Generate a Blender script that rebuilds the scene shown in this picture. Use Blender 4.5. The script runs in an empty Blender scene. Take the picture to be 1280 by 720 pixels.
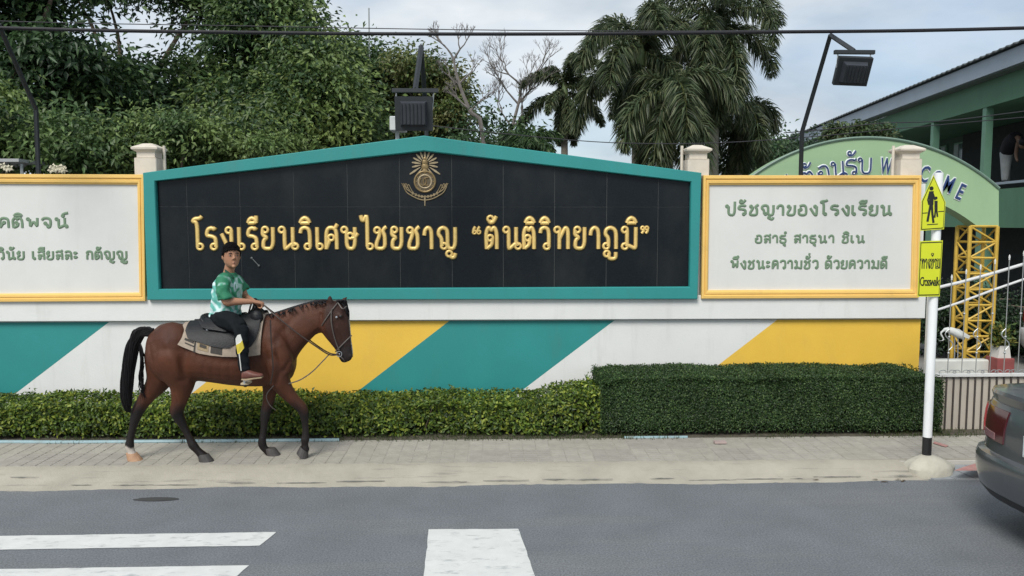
import bpy, math, random
import numpy as np
from mathutils import Vector, Matrix
random.seed(7); rng = np.random.default_rng(7)
sc = bpy.context.scene
C = sc.collection
R = math.radians
# ------------------------------------------------------------------ camera, sky, sun, exposure
EYE = Vector((0, 0, 2.35)); F = 1000.0; YAW = R(1.65); PITCH = R(4.69)
cd = bpy.data.cameras.new('camera'); cam = bpy.data.objects.new('camera', cd); C.objects.link(cam)
cd.sensor_width = 36; cd.lens = 36 * F / 1280; cd.clip_end = 2000; cd.clip_start = 0.1
cam.location = EYE; cam.rotation_euler = (R(90) - PITCH, 0, -YAW); sc.camera = cam
CM = cam.rotation_euler.to_matrix()
sc.view_settings.view_transform = 'Standard'; sc.view_settings.look = 'None'
sc.view_settings.exposure = 0.46; sc.view_settings.gamma = 1
SUN_EL = R(46); SUN_AZ = R(205)          # soft high sun behind the photographer, left
world = bpy.data.worlds.new('World'); sc.world = world; world.use_nodes = True
nt = world.node_tree; nt.nodes.clear()
wo = nt.nodes.new('ShaderNodeOutputWorld'); sky = nt.nodes.new('ShaderNodeTexSky'); sky.sky_type = 'NISHITA'
sky.sun_disc = False; sky.sun_elevation = SUN_EL; sky.sun_rotation = SUN_AZ
b1 = nt.nodes.new('ShaderNodeBackground'); b1.inputs[1].default_value = 0.10; nt.links.new(sky.outputs[0], b1.inputs[0])
b2 = nt.nodes.new('ShaderNodeBackground'); b2.inputs[1].default_value = .74
tc = nt.nodes.new('ShaderNodeTexCoord'); mp = nt.nodes.new('ShaderNodeMapping'); mp.inputs['Scale'].default_value = (1.0, 1.0, 2.6)
nt.links.new(tc.outputs['Generated'], mp.inputs[0])
n1 = nt.nodes.new('ShaderNodeTexNoise'); n1.inputs['Scale'].default_value = 2.6; n1.inputs['Detail'].default_value = 6; n1.inputs['Roughness'].default_value = .55; n1.inputs['Distortion'].default_value = .35
nt.links.new(mp.outputs[0], n1.inputs[0])
cr = nt.nodes.new('ShaderNodeValToRGB'); nt.links.new(n1.outputs[0], cr.inputs[0])
cr.color_ramp.elements[0].position = .34; cr.color_ramp.elements[0].color = (.5, .5, .5, 1)
cr.color_ramp.elements[1].position = .56; cr.color_ramp.elements[1].color = (1, 1, 1, 1)
n2 = nt.nodes.new('ShaderNodeTexNoise'); n2.inputs['Scale'].default_value = 4.5; n2.inputs['Detail'].default_value = 5
nt.links.new(mp.outputs[0], n2.inputs[0])
c2 = nt.nodes.new('ShaderNodeValToRGB'); nt.links.new(n2.outputs[0], c2.inputs[0])
c2.color_ramp.elements[0].position = .3; c2.color_ramp.elements[0].color = (.40, .50, .61, 1)
c2.color_ramp.elements[1].position = .68; c2.color_ramp.elements[1].color = (.82, .87, .91, 1)
nt.links.new(c2.outputs[0], b2.inputs[0])
ms = nt.nodes.new('ShaderNodeMixShader'); nt.links.new(cr.outputs[0], ms.inputs[0]); nt.links.new(b1.outputs[0], ms.inputs[1]); nt.links.new(b2.outputs[0], ms.inputs[2])
nt.links.new(ms.outputs[0], wo.inputs[0])
sl = bpy.data.lights.new('sun', 'SUN'); sl.energy = 2.35; sl.angle = R(26); sl.color = (1, .96, .9)
so = bpy.data.objects.new('sun', sl); C.objects.link(so)
sd = Vector((math.sin(SUN_AZ) * math.cos(SUN_EL), math.cos(SUN_AZ) * math.cos(SUN_EL), math.sin(SUN_EL)))
so.rotation_euler = sd.to_track_quat('Z', 'Y').to_euler(); so.location = (0, -5, 12)

# ------------------------------------------------------------------ helpers
def ray(px, py): return CM @ Vector(((px - 640) / F, (360 - py) / F, -1))
def at(px, py, Y):
    d = ray(px, py); return EYE + d * (Y / d.y)
def atz(px, py, Z):
    d = ray(px, py); return EYE + d * ((Z - EYE.z) / d.z)
MATS = {}
def mat(name, col, rough=.7, var=.12, scale=6., bump=0., bscale=40., metal=0., attr=None, transl=0., spec=.5, coat=0., dirt=None, coords='Object'):
    if name in MATS: return MATS[name]
    m = bpy.data.materials.new(name); m.use_nodes = True; t = m.node_tree; L = t.links
    b = t.nodes['Principled BSDF']; b.inputs['Roughness'].default_value = rough; b.inputs['Metallic'].default_value = metal
    b.inputs['Specular IOR Level'].default_value = spec
    if coat: b.inputs['Coat Weight'].default_value = coat; b.inputs['Coat Roughness'].default_value = .08
    co = t.nodes.new('ShaderNodeTexCoord')
    if attr:
        a = t.nodes.new('ShaderNodeAttribute'); a.attribute_name = attr; src = a.outputs['Color']
    else:
        a = t.nodes.new('ShaderNodeRGB'); a.outputs[0].default_value = (*col, 1); src = a.outputs[0]
    if var:
        n = t.nodes.new('ShaderNodeTexNoise'); n.inputs['Scale'].default_value = scale; n.inputs['Detail'].default_value = 6; n.inputs['Roughness'].default_value = .6
        L.new(co.outputs[coords], n.inputs[0])
        mr = t.nodes.new('ShaderNodeMapRange'); mr.inputs[1].default_value = .3; mr.inputs[2].default_value = .7
        mr.inputs[3].default_value = 1 - var; mr.inputs[4].default_value = 1 + var; L.new(n.outputs[0], mr.inputs[0])
        mx = t.nodes.new('ShaderNodeVectorMath'); mx.operation = 'SCALE'; L.new(src, mx.inputs[0]); L.new(mr.outputs[0], mx.inputs['Scale']); src = mx.outputs[0]
    if dirt:   # (colour, scale, lo, hi, amount, stretch xyz)
        dc, dsc, lo, hi, am, st = dirt
        mpn = t.nodes.new('ShaderNodeMapping'); mpn.inputs['Scale'].default_value = st; L.new(co.outputs[coords], mpn.inputs[0])
        dn = t.nodes.new('ShaderNodeTexNoise'); dn.inputs['Scale'].default_value = dsc; dn.inputs['Detail'].default_value = 8; dn.inputs['Roughness'].default_value = .65; L.new(mpn.outputs[0], dn.inputs[0])
        dm = t.nodes.new('ShaderNodeMapRange'); dm.inputs[1].default_value = lo; dm.inputs[2].default_value = hi; dm.inputs[4].default_value = am; L.new(dn.outputs[0], dm.inputs[0])
        mm = t.nodes.new('ShaderNodeMix'); mm.data_type = 'RGBA'; L.new(dm.outputs[0], mm.inputs[0]); L.new(src, mm.inputs[6]); mm.inputs[7].default_value = (*dc, 1); src = mm.outputs[2]
    L.new(src, b.inputs['Base Color'])
    if bump:
        bn = t.nodes.new('ShaderNodeTexNoise'); bn.inputs['Scale'].default_value = bscale; bn.inputs['Detail'].default_value = 5; L.new(co.outputs[coords], bn.inputs[0])
        bp = t.nodes.new('ShaderNodeBump'); bp.inputs['Strength'].default_value = bump; bp.inputs['Distance'].default_value = .01; L.new(bn.outputs[0], bp.inputs['Height']); L.new(bp.outputs[0], b.inputs['Normal'])
    if transl:
        tr = t.nodes.new('ShaderNodeBsdfTranslucent'); L.new(src, tr.inputs[0]); mxs = t.nodes.new('ShaderNodeMixShader'); mxs.inputs[0].default_value = transl
        L.new(b.outputs[0], mxs.inputs[1]); L.new(tr.outputs[0], mxs.inputs[2]); L.new(mxs.outputs[0], t.nodes['Material Output'].inputs[0])
    MATS[name] = m; return m

class MB:
    def __init__(s): s.v = []; s.f = []; s.mi = []
    def add(s, vs, fs, mi=0):
        k = len(s.v); s.v += [tuple(v) for v in vs]; s.f += [tuple(i + k for i in f) for f in fs]; s.mi += [mi] * len(fs); return s
    def box(s, x0, x1, y0, y1, z0, z1, mi=0, bev=0):
        if bev:
            b = bev; V = []
            for (x, sx) in ((x0, 1), (x1, -1)):
                for (y, sy) in ((y0, 1), (y1, -1)):
                    for (z, sz) in ((z0, 1), (z1, -1)):
                        V += [(x + sx * b, y + sy * b, z), (x + sx * b, y, z + sz * b), (x, y + sy * b, z + sz * b)]
            return s.hull(V, mi)
        return s.add([(x0, y0, z0), (x1, y0, z0), (x1, y1, z0), (x0, y1, z0), (x0, y0, z1), (x1, y0, z1), (x1, y1, z1), (x0, y1, z1)],
                     [(0, 3, 2, 1), (4, 5, 6, 7), (0, 1, 5, 4), (1, 2, 6, 5), (2, 3, 7, 6), (3, 0, 4, 7)], mi)
    def hull(s, V, mi=0):
        import bmesh
        bm = bmesh.new()
        for v in V: bm.verts.new(v)
        bmesh.ops.convex_hull(bm, input=bm.verts); bmesh.ops.dissolve_limit(bm, angle_limit=.02, verts=bm.verts, edges=bm.edges)
        bm.verts.index_update(); s.add([tuple(v.co) for v in bm.verts], [[v.index for v in f.verts] for f in bm.faces], mi); bm.free(); return s
    def prism(s, poly, y0, y1, mi=0):      # poly of (x,z) counterclockwise seen from the front (-y)
        n = len(poly); V = [(x, y0, z) for x, z in poly] + [(x, y1, z) for x, z in poly]
        Fs = [tuple(range(n)), tuple(range(2 * n - 1, n - 1, -1))] + [(i, i + n, (i + 1) % n + n, (i + 1) % n) for i in range(n)]
        return s.add(V, Fs, mi)
    def zprism(s, poly, z0, z1, mi=0):
        n = len(poly); V = [(x, y, z1) for x, y in poly] + [(x, y, z0) for x, y in poly]
        Fs = [tuple(range(n)), tuple(range(2 * n - 1, n - 1, -1))] + [(i, i + n, (i + 1) % n + n, (i + 1) % n) for i in range(n)]
        return s.add(V, Fs, mi)
    def loft(s, rings, mi=0, caps=True):
        n = len(rings[0]); V = [p for r in rings for p in r]; Fs = []
        for i in range(len(rings) - 1):
            for j in range(n): Fs.append((i * n + j, i * n + (j + 1) % n, (i + 1) * n + (j + 1) % n, (i + 1) * n + j))
        if caps: Fs += [tuple(range(n - 1, -1, -1)), tuple(range((len(rings) - 1) * n, len(rings) * n))]
        return s.add(V, Fs, mi)
    def tube(s, pts, r, n=8, mi=0, sub=0):
        P = [Vector(p) for p in pts]; rr = list(r) if hasattr(r, '__len__') else [r] * len(P)
        if sub: P, rr = smooth(P, rr, sub)
        rings = []; up = None
        for i, p in enumerate(P):
            t = (P[min(i + 1, len(P) - 1)] - P[max(i - 1, 0)]); t = t.normalized() if t.length > 1e-9 else Vector((0, 0, 1))
            if up is None: up = Vector((0, 0, 1)) if abs(t.z) < .9 else Vector((1, 0, 0))
            a = t.cross(up); a = a.normalized() if a.length > 1e-6 else t.orthogonal().normalized(); b = a.cross(t).normalized(); up = b
            rings.append([p + (a * math.cos(2 * math.pi * k / n) + b * math.sin(2 * math.pi * k / n)) * rr[i] for k in range(n)])
        return s.loft(rings, mi)
    def lathe(s, prof, cx, cy, n=16, mi=0):
        return s.loft([[(cx + r * math.cos(2 * math.pi * k / n), cy + r * math.sin(2 * math.pi * k / n), z) for k in range(n)] for r, z in prof], mi)
    def ball(s, c, rx, ry=None, rz=None, n=12, mi=0, M=None):
        ry = ry or rx; rz = rz or rx; m = n // 2; rings = []; c = Vector(c)
        for i in range(m + 1):
            a = math.pi * (.02 + .96 * i / m)
            ring = [Vector((rx * math.sin(a) * math.cos(2 * math.pi * k / n), ry * math.sin(a) * math.sin(2 * math.pi * k / n), -rz * math.cos(a))) for k in range(n)]
            rings.append([c + (M @ p if M else p) for p in ring])
        return s.loft(rings, mi)
    def build(s, name, mats, parent=None, shade=False, org=None):
        me = bpy.data.meshes.new(name)
        v = s.v
        if org is not None: v = [(a - org[0], b - org[1], c - org[2]) for a, b, c in v]
        me.from_pydata(v, [], s.f); mats = mats if isinstance(mats, (list, tuple)) else [mats]
        for m in mats: me.materials.append(m)
        if len(mats) > 1: me.polygons.foreach_set('material_index', s.mi)
        if shade: me.polygons.foreach_set('use_smooth', [True] * len(s.f))
        me.update()
        if shade: me.set_sharp_from_angle(angle=R(42))
        return link(name, me, parent)
def link(name, me, parent=None):
    o = bpy.data.objects.new(name, me); C.objects.link(o)
    if parent:
        o.parent = parent
        if not parent.get('local'): o.matrix_parent_inverse = Matrix.Translation(root(parent).location).inverted() if root(parent).type == 'EMPTY' and parent == root(parent) else Matrix.Identity(4)
    return o
def root(o):
    while o.parent: o = o.parent
    return o
def smooth(P, rr, sub):
    Q = []; q = []
    n = len(P)
    for i in range(n - 1):
        p0, p1, p2, p3 = P[max(i - 1, 0)], P[i], P[i + 1], P[min(i + 2, n - 1)]
        r0, r1, r2, r3 = rr[max(i - 1, 0)], rr[i], rr[i + 1], rr[min(i + 2, n - 1)]
        for k in range(sub):
            t = k / sub
            f = lambda a, b, c, d: .5 * ((2 * b) + (c - a) * t + (2 * a - 5 * b + 4 * c - d) * t * t + (3 * b - a - 3 * c + d) * t ** 3)
            Q.append(f(p0, p1, p2, p3)); q.append(max(f(r0, r1, r2, r3), .0005))
    return Q + [P[-1]], q + [rr[-1]]
def tag(o, label=None, cat=None, group=None, kind=None):
    if label: o['label'] = label
    if cat: o['category'] = cat
    if group: o['group'] = group
    if kind: o['kind'] = kind
    return o
def thing(name, label, cat, loc=(0, 0, 0), group=None):
    o = bpy.data.objects.new(name, None); C.objects.link(o); o.location = loc; o.empty_display_size = .2
    return tag(o, label, cat, group)
def remesh(mb, voxel, it=6, fac=.5):
    """one continuous surface out of overlapping closed lofts"""
    me = bpy.data.meshes.new('tmp'); me.from_pydata(mb.v, [], mb.f); me.update()
    import bmesh
    bm = bmesh.new(); bm.from_mesh(me); bmesh.ops.recalc_face_normals(bm, faces=bm.faces); bm.to_mesh(me); bm.free()
    o = bpy.data.objects.new('tmp', me); C.objects.link(o)
    m = o.modifiers.new('r', 'REMESH'); m.mode = 'VOXEL'; m.voxel_size = voxel; m.use_smooth_shade = True
    s = o.modifiers.new('s', 'SMOOTH'); s.iterations = it; s.factor = fac
    dg = bpy.context.evaluated_depsgraph_get(); dg.update()
    out = bpy.data.meshes.new_from_object(o.evaluated_get(dg)); bpy.data.objects.remove(o)
    out.polygons.foreach_set('use_smooth', [True] * len(out.polygons)); return out
def setcol(me, fn):
    a = me.color_attributes.new('Col', 'FLOAT_COLOR', 'POINT'); n = len(me.vertices)
    co = np.empty(n * 3); me.vertices.foreach_get('co', co); co = co.reshape(-1, 3)
    col = np.ones((n, 4)); col[:, :3] = fn(co); a.data.foreach_set('color', col.astype(np.float32).ravel())
def leafmesh(pos, nrm, dirv, length, width, cols, m, name, parent, fold=.25):
    """many small folded leaves as one mesh"""
    n = len(pos); nrm = nrm / (np.linalg.norm(nrm, axis=1, keepdims=True) + 1e-9)
    dirv = dirv - nrm * (dirv * nrm).sum(1, keepdims=True); dirv /= (np.linalg.norm(dirv, axis=1, keepdims=True) + 1e-9)
    side = np.cross(nrm, dirv); L = length[:, None]; W = width[:, None]
    a = pos; t = pos + dirv * L - nrm * L * .15; l = pos + dirv * L * .45 + side * W * .5 + nrm * W * fold; r = pos + dirv * L * .45 - side * W * .5 + nrm * W * fold
    V = np.stack([a, r, t, l], 1).reshape(-1, 3); idx = np.arange(n)[:, None] * 4
    T = np.concatenate([idx + [0, 1, 2], idx + [0, 2, 3]], 1).reshape(-1)
    me = bpy.data.meshes.new(name); me.vertices.add(len(V)); me.vertices.foreach_set('co', V.astype(np.float32).ravel())
    me.loops.add(len(T)); me.loops.foreach_set('vertex_index', T.astype(np.int32)); me.polygons.add(len(T) // 3)
    me.polygons.foreach_set('loop_start', np.arange(0, len(T), 3, dtype=np.int32)); me.update(calc_edges=True)
    ca = me.color_attributes.new('Col', 'FLOAT_COLOR', 'POINT'); c4 = np.ones((n, 4), np.float32); c4[:, :3] = cols
    ca.data.foreach_set('color', np.repeat(c4, 4, 0).ravel()); me.materials.append(m)
    o = link(name, me, parent)
    if parent: o['kind'] = 'stuff'
    return o
LEAF = mat('leaf', (0, 0, 0), rough=.45, var=0, attr='Col', transl=.28, spec=.4)
BARK = mat('bark', (.13, .10, .075), rough=.9, var=.35, scale=9, bump=.6, bscale=30)

# ------------------------------------------------------------------ ground, road, pavement
def struct(o, kind='structure'): o['kind'] = kind; return o
m_soil = mat('yard_soil', (.16, .15, .12), rough=.95, var=.25, scale=1.5)
o = MB().add([(-300, -300, -.03), (300, -300, -.03), (300, 400, -.03), (-300, 400, -.03)], [(0, 1, 2, 3)]).build('ground', m_soil); struct(o)
m_asph = mat('asphalt', (.140, .152, .166), rough=.85, var=.10, scale=2.2, bump=.5, bscale=160, dirt=((.20, .203, .20), 1.1, .5, .75, .6, (.25, 1.6, 1)))
_t = m_asph.node_tree; _n = _t.nodes.new('ShaderNodeTexNoise'); _n.inputs['Scale'].default_value = 75; _n.inputs['Detail'].default_value = 2
_co = [x for x in _t.nodes if x.type == 'TEX_COORD'][0]; _t.links.new(_co.outputs['Object'], _n.inputs[0])
_b = _t.nodes['Principled BSDF']; _src = _b.inputs['Base Color'].links[0].from_socket
_r = _t.nodes.new('ShaderNodeMapRange'); _r.inputs[1].default_value = .3; _r.inputs[2].default_value = .7; _r.inputs[3].default_value = .68; _r.inputs[4].default_value = 1.34; _t.links.new(_n.outputs[0], _r.inputs[0])
_v = _t.nodes.new('ShaderNodeVectorMath'); _v.operation = 'SCALE'; _t.links.new(_src, _v.inputs[0]); _t.links.new(_r.outputs[0], _v.inputs['Scale']); _t.links.new(_v.outputs[0], _b.inputs['Base Color'])
o = MB().add([(-60, -8, 0), (60, -8, 0), (60, 7.3, 0), (-60, 7.3, 0)], [(0, 1, 2, 3)]).build('road', m_asph); struct(o)
m_paint = mat('road_paint', (.62, .63, .61), rough=.7, var=.07, scale=7, bump=.3, bscale=120, dirt=((.22, .23, .24), 6, .54, .74, .8, (1, 2.6, 1)))
def mark(pts, name='road_marking'):
    P = [atz(x, y, .004) for x, y in pts]; q = MB(); n = []
    for i, p in enumerate(P):          # slightly ragged edge
        a, b = p, P[(i + 1) % len(P)]; k = max(2, int((b - a).length / .08))
        for j in range(k):
            t = a.lerp(b, j / k); n.append((t.x + random.uniform(-.004, .004), t.y + random.uniform(-.004, .004), .004))
    q.add(n, [tuple(range(len(n)))]); return struct(q.build(name, m_paint))
mark([(-260, 691), (325, 682), (346, 665), (-240, 673)])
mark([(-300, 742), (288, 727), (312, 706.5), (-290, 716)])
mark([(526, 760), (683, 760), (648, 661), (536, 661.5)])
# manhole patch
p = atz(195, 624, .003); m_patch = mat('tar_patch', (.045, .045, .045), rough=.9)
q = MB(); q.add([(p.x + .19 * math.cos(a) * random.uniform(.85, 1.1), p.y + .05 * math.sin(a), .004) for a in [k * .3927 for k in range(16)]], [tuple(range(16))])
struct(q.build('asphalt_patch', m_patch))
# sloping concrete kerb with ragged lower edge
KX1 = atz(1150, 607, 0).x
m_kerb = mat('kerb_concrete', (.36, .335, .275), rough=.9, var=.14, scale=3, bump=.6, bscale=60, dirt=((.10, .098, .09), 2.6, .57, .72, .7, (.5, 6, 6)))
xs = np.linspace(-16, KX1, 330); V = []; prof = [(7.40, .098), (7.34, .101), (7.26, .088), (7.15, .045), (7.07, .012), (7.02, .004), (6.99, -.006)]
for x in xs:
    w = .018 * math.sin(x * 2.1) + .012 * math.sin(x * 5.3 + 1) + random.uniform(-.006, .006); e = .09 * max(0, (x - KX1 + .5)) 
    bow = .03 * (x + 2) / 8 if x > -2 else 0.0
    for k, (y, z) in enumerate(prof):
        V.append((x + (.16 * (7.4 - y) / .4 if x > KX1 - .01 else 0), y + (w * (k > 3)) - .05 * (max(0, -x - 2) / 6) * (k > 4), z + random.uniform(-.0025, .0025)))
K = len(prof); Fs = [(i * K + j, i * K + j + 1, (i + 1) * K + j + 1, (i + 1) * K + j) for i in range(len(xs) - 1) for j in range(K - 1)]
o = MB().add(V, Fs).build('kerb', m_kerb, shade=True); struct(o)
# crumbled joint where kerb meets road
m_crumb = mat('tar_edge', (.17, .165, .15), rough=.95, var=.3, scale=12)
q = MB(); xx = -9.0
while xx < KX1 - .1:
    L = random.uniform(.06, .45); n = max(4, int(L / .05)); y = 7.068 + .018 * math.sin(xx * 2.1) + random.uniform(-.02, .012) + (random.random() < .12) * random.uniform(.03, .16)
    top = [(xx + L * i / n, y + random.uniform(0, .007) + .003 * math.sin(math.pi * i / n), .019) for i in range(n + 1)]
    bot = [(xx + L * i / n, y - random.uniform(0, .005) * math.sin(math.pi * i / n), .019) for i in range(n, -1, -1)]
    z = lambda yy: .02 + (yy - 7.07) * .42
    q.add([(a, b, z(b) + .004) for a, b, c in top + bot], [tuple(range(2 * n + 2))][::-1]); xx += L + random.uniform(-.05, .35)
for f in range(len(q.f)): q.f[f] = tuple(reversed(q.f[f]))
o = q.build('cracked_tar_seam', m_crumb); struct(o, 'stuff'); o['label'] = 'dark cracked tar line where the pale kerb meets the road'
# pavement bed and tiles
m_bed = mat('paving_bed', (.33, .31, .27), rough=.95, var=.2)
pv = thing('pavement', None, None); del_keys = None; struct(pv)
MB().box(-16, 9.5, 7.36, 8.17, -.02, .0995).build('bedding', m_bed, pv)
m_tile = [mat('paving_tile_%d' % i, c, rough=.9, var=.16, scale=5, bump=.4, bscale=70, dirt=((.16, .15, .13), 3.5, .55, .72, .45, (1, 1, 1))) for i, c in enumerate([(.34, .32, .275), (.36, .34, .295), (.32, .30, .265)])]
tm = []
for v in range(3):                     # stamped tile: four by two raised brick fields over a recessed body
    q = MB(); q.box(-.1985, .1985, -.1985, .1985, -.03, -.004)
    for a in range(3):
        for b in range(6):
            sh = .0 if (a + b + v) % 2 else .006
            x0 = -.197 + a * .1314; y0 = -.197 + b * .0657
            q.box(x0 + .0045, x0 + .1269, y0 + .0045, y0 + .0612, -.004, random.uniform(-.001, .001))
    ob = q.build('paving_tile', m_tile[v], pv); tm.append(ob)
first = 3
k = 0
x = -15.6
while x < 5.6:
    for r in range(2):
        y = 7.57 + r * .4
        if k < 3: ob = tm[k]
        else: ob = tm[random.randrange(3)].copy(); C.objects.link(ob); ob.parent = pv
        ob.location = (x, y, .1025 + random.uniform(-.001, .001)); ob.rotation_euler = (random.uniform(-.003, .003), random.uniform(-.003, .003), random.choice((0, math.pi)) + random.uniform(-.01, .01)); k += 1
    x += .4
# driveway at the gate, drain slabs, faded red patch
m_drive = mat('driveway_concrete', (.31, .29, .26), rough=.9, var=.15, scale=2, bump=.4, bscale=50)
o = MB().add([(KX1 + .55, 7.37, .075), (9.5, 7.37, .075), (9.5, 8.2, .106), (5.7, 8.2, .106)], [(0, 1, 2, 3)]).build('driveway', m_drive); struct(o)
o = MB().box(-30, 30, 8.17, 9.3, -.02, .10).build('planting_strip', mat('strip_soil', (.085, .075, .055), rough=.95, var=.4, scale=12, bump=.8, bscale=40)); struct(o)
m_drain = mat('drain_slab', (.25, .265, .275), rough=.8, var=.15, scale=6, bump=.3)
dr = thing('drain_slabs', None, None); struct(dr)
for i in range(10):
    x0 = KX1 + .06 + i * .2; MB().hull([(x0 + dx + (.14 if yy < 7.2 else 0), yy, zz) for dx in (.006, .194) for yy, zt in ((7.02, .012), (7.33, .05)) for zz in (-.02, zt + random.uniform(-.003, .003))]).build('slab', m_drain, dr)
MB().box(KX1 - .05, 9, 7.34, 7.375, -.02, .085).build('edging', mat('edging_white', (.5, .48, .44), rough=.8), dr)
p = [atz(1192, 589.5, .1), atz(1240, 589.5, .1), atz(1240, 577, .1), atz(1222, 579.5, .1), atz(1204, 585, .1)]
struct(MB().add([(a.x, a.y, .109) for a in p], [(0, 1, 2, 3, 4)]).build('faded_red_paint', mat('faded_red', (.40, .20, .18), rough=.85, var=.2, scale=10, dirt=((.3, .27, .23), 14, .5, .65, .6, (1, 1, 1)))))
p = [atz(1166, 555, .1), atz(1182, 560, .1), atz(1186, 558, .1), atz(1168, 553, .1)]
struct(MB().add([(a.x, a.y, .110) for a in p], [(0, 1, 2, 3)]).build('faded_red_paint', MATS['faded_red']))
# yard behind the wall
o = MB().box(-40, 60, 9.6, 60, -.02, .06).build('school_yard', mat('yard_paving', (.2, .195, .18), rough=.9, var=.2, scale=1)); struct(o)

# ------------------------------------------------------------------ boundary wall
m_white = mat('white_wall_paint', (.70, .71, .69), rough=.65, var=.04, scale=2, bump=.15, bscale=60, dirt=((.42, .42, .38), 3.2, .56, .85, .4, (2.2, 1, .30)))
m_teal = mat('teal_paint', (.022, .245, .235), rough=.55, var=.05, scale=2, bump=.12, bscale=50, dirt=((.05, .20, .19), 3, .55, .8, .6, (1.5, 1, .4)))
m_yel = mat('yellow_paint', (.78, .50, .065), rough=.6, var=.05, scale=1.5, bump=.15, bscale=60, dirt=((.66, .42, .08), 2.6, .52, .8, .6, (1, 1, .6)))
m_cream = mat('cream_stone', (.62, .56, .47), rough=.75, var=.08, scale=8, bump=.2)
YW = 9.26
XE = at(1150, 420, YW).x
bw = thing('boundary_wall', 'long white school boundary wall painted with slanting green and yellow stripes', 'wall', (0, YW + .1, 0))
MB().box(-16, XE - .003, YW + .012, YW + .22, 0, 2.80).build('wall_core', m_white, bw)
ZB = at(600, 401, YW).z
def wx(px, py): p = at(px, py, YW); return (p.x, p.z)
divs = [((137, 402), (22, 490), 'white'), ((355, 401), (242, 490), 'yellow'), ((563, 400), (442, 493), 'teal'), ((770, 399), (650, 490), 'white'), ((975, 397), (893, 460), 'yellow')]
edges = [((-16, ZB), (-16, 0))]
cols = ['teal']
for a, b, c in divs:
    A, B = wx(*a), wx(*b); t = (ZB - A[1]) / (B[1] - A[1]); top = A[0] + (B[0] - A[0]) * t; t = (0 - A[1]) / (B[1] - A[1]); bot = A[0] + (B[0] - A[0]) * t
    edges.append(((top, ZB), (bot, 0))); cols.append(c)
edges.append(((XE, ZB), (XE, 0)))
# left of the frame the pattern carries on
lab = {'teal': 'green painted slanting stripe', 'white': 'white painted slanting stripe', 'yellow': 'yellow painted slanting stripe'}
for i, c in enumerate(cols):
    (a, b), (c1, d) = edges[i], edges[i + 1]
    ob = MB().prism([(b[0] + .0, b[1]), (d[0], d[1]), (c1[0], c1[1]), (a[0], a[1])], YW, YW + .012 ).build('painted_stripe', {'teal': m_teal, 'white': m_white, 'yellow': m_yel}[c], bw); ob['label'] = lab[c]
ZL0, ZL1 = at(600, 400, YW - .06).z, at(600, 372, YW - .06).z
MB().box(-16, XE + .02, YW - .06, YW + .009, ZL0, ZL1 + .02, bev=.006).build('ledge', m_white, bw)
# pillars with caps, a thin pipe beside each
for (xa, xb, ty, pipe) in ((165.5, 198, 178, 201), (857.5, 889, 180, 855), (1124, 1155, 180, 1122)):
    YP = YW + .02; A = at(xa, 217, YP); B = at(xb, 217, YP); zt = at(xa, ty, YP).z; cx = (A.x + B.x) / 2; hw = (B.x - A.x) / 2
    pl = MB().box(cx - hw * .86, cx + hw * .86, YP + .005, YP + .26, .05, zt - .17, bev=.008).build('pillar', m_cream, bw)
    cy = YP + .13; q = MB()
    lv = [(.86, -.17), (.70, -.165), (.70, -.105), (.82, -.095), (1.0, -.075), (1.02, -.055), (.92, -.045), (.35, -.004), (.14, 0)]
    q.loft([[(cx + sx * hw * s, cy + sy * hw * s, zt + z) for sx, sy in ((-1, -1), (1, -1), (1, 1), (-1, 1))] for s, z in lv])
    q.build('cap', m_cream, pl)
    P = at(pipe, 217, YP); h = at(pipe, 181, YP).z
    MB().tube([(P.x, YP + .12, 2.6), (P.x, YP + .12, h)], .017, 8).build('pipe', m_cream, bw)

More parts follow.
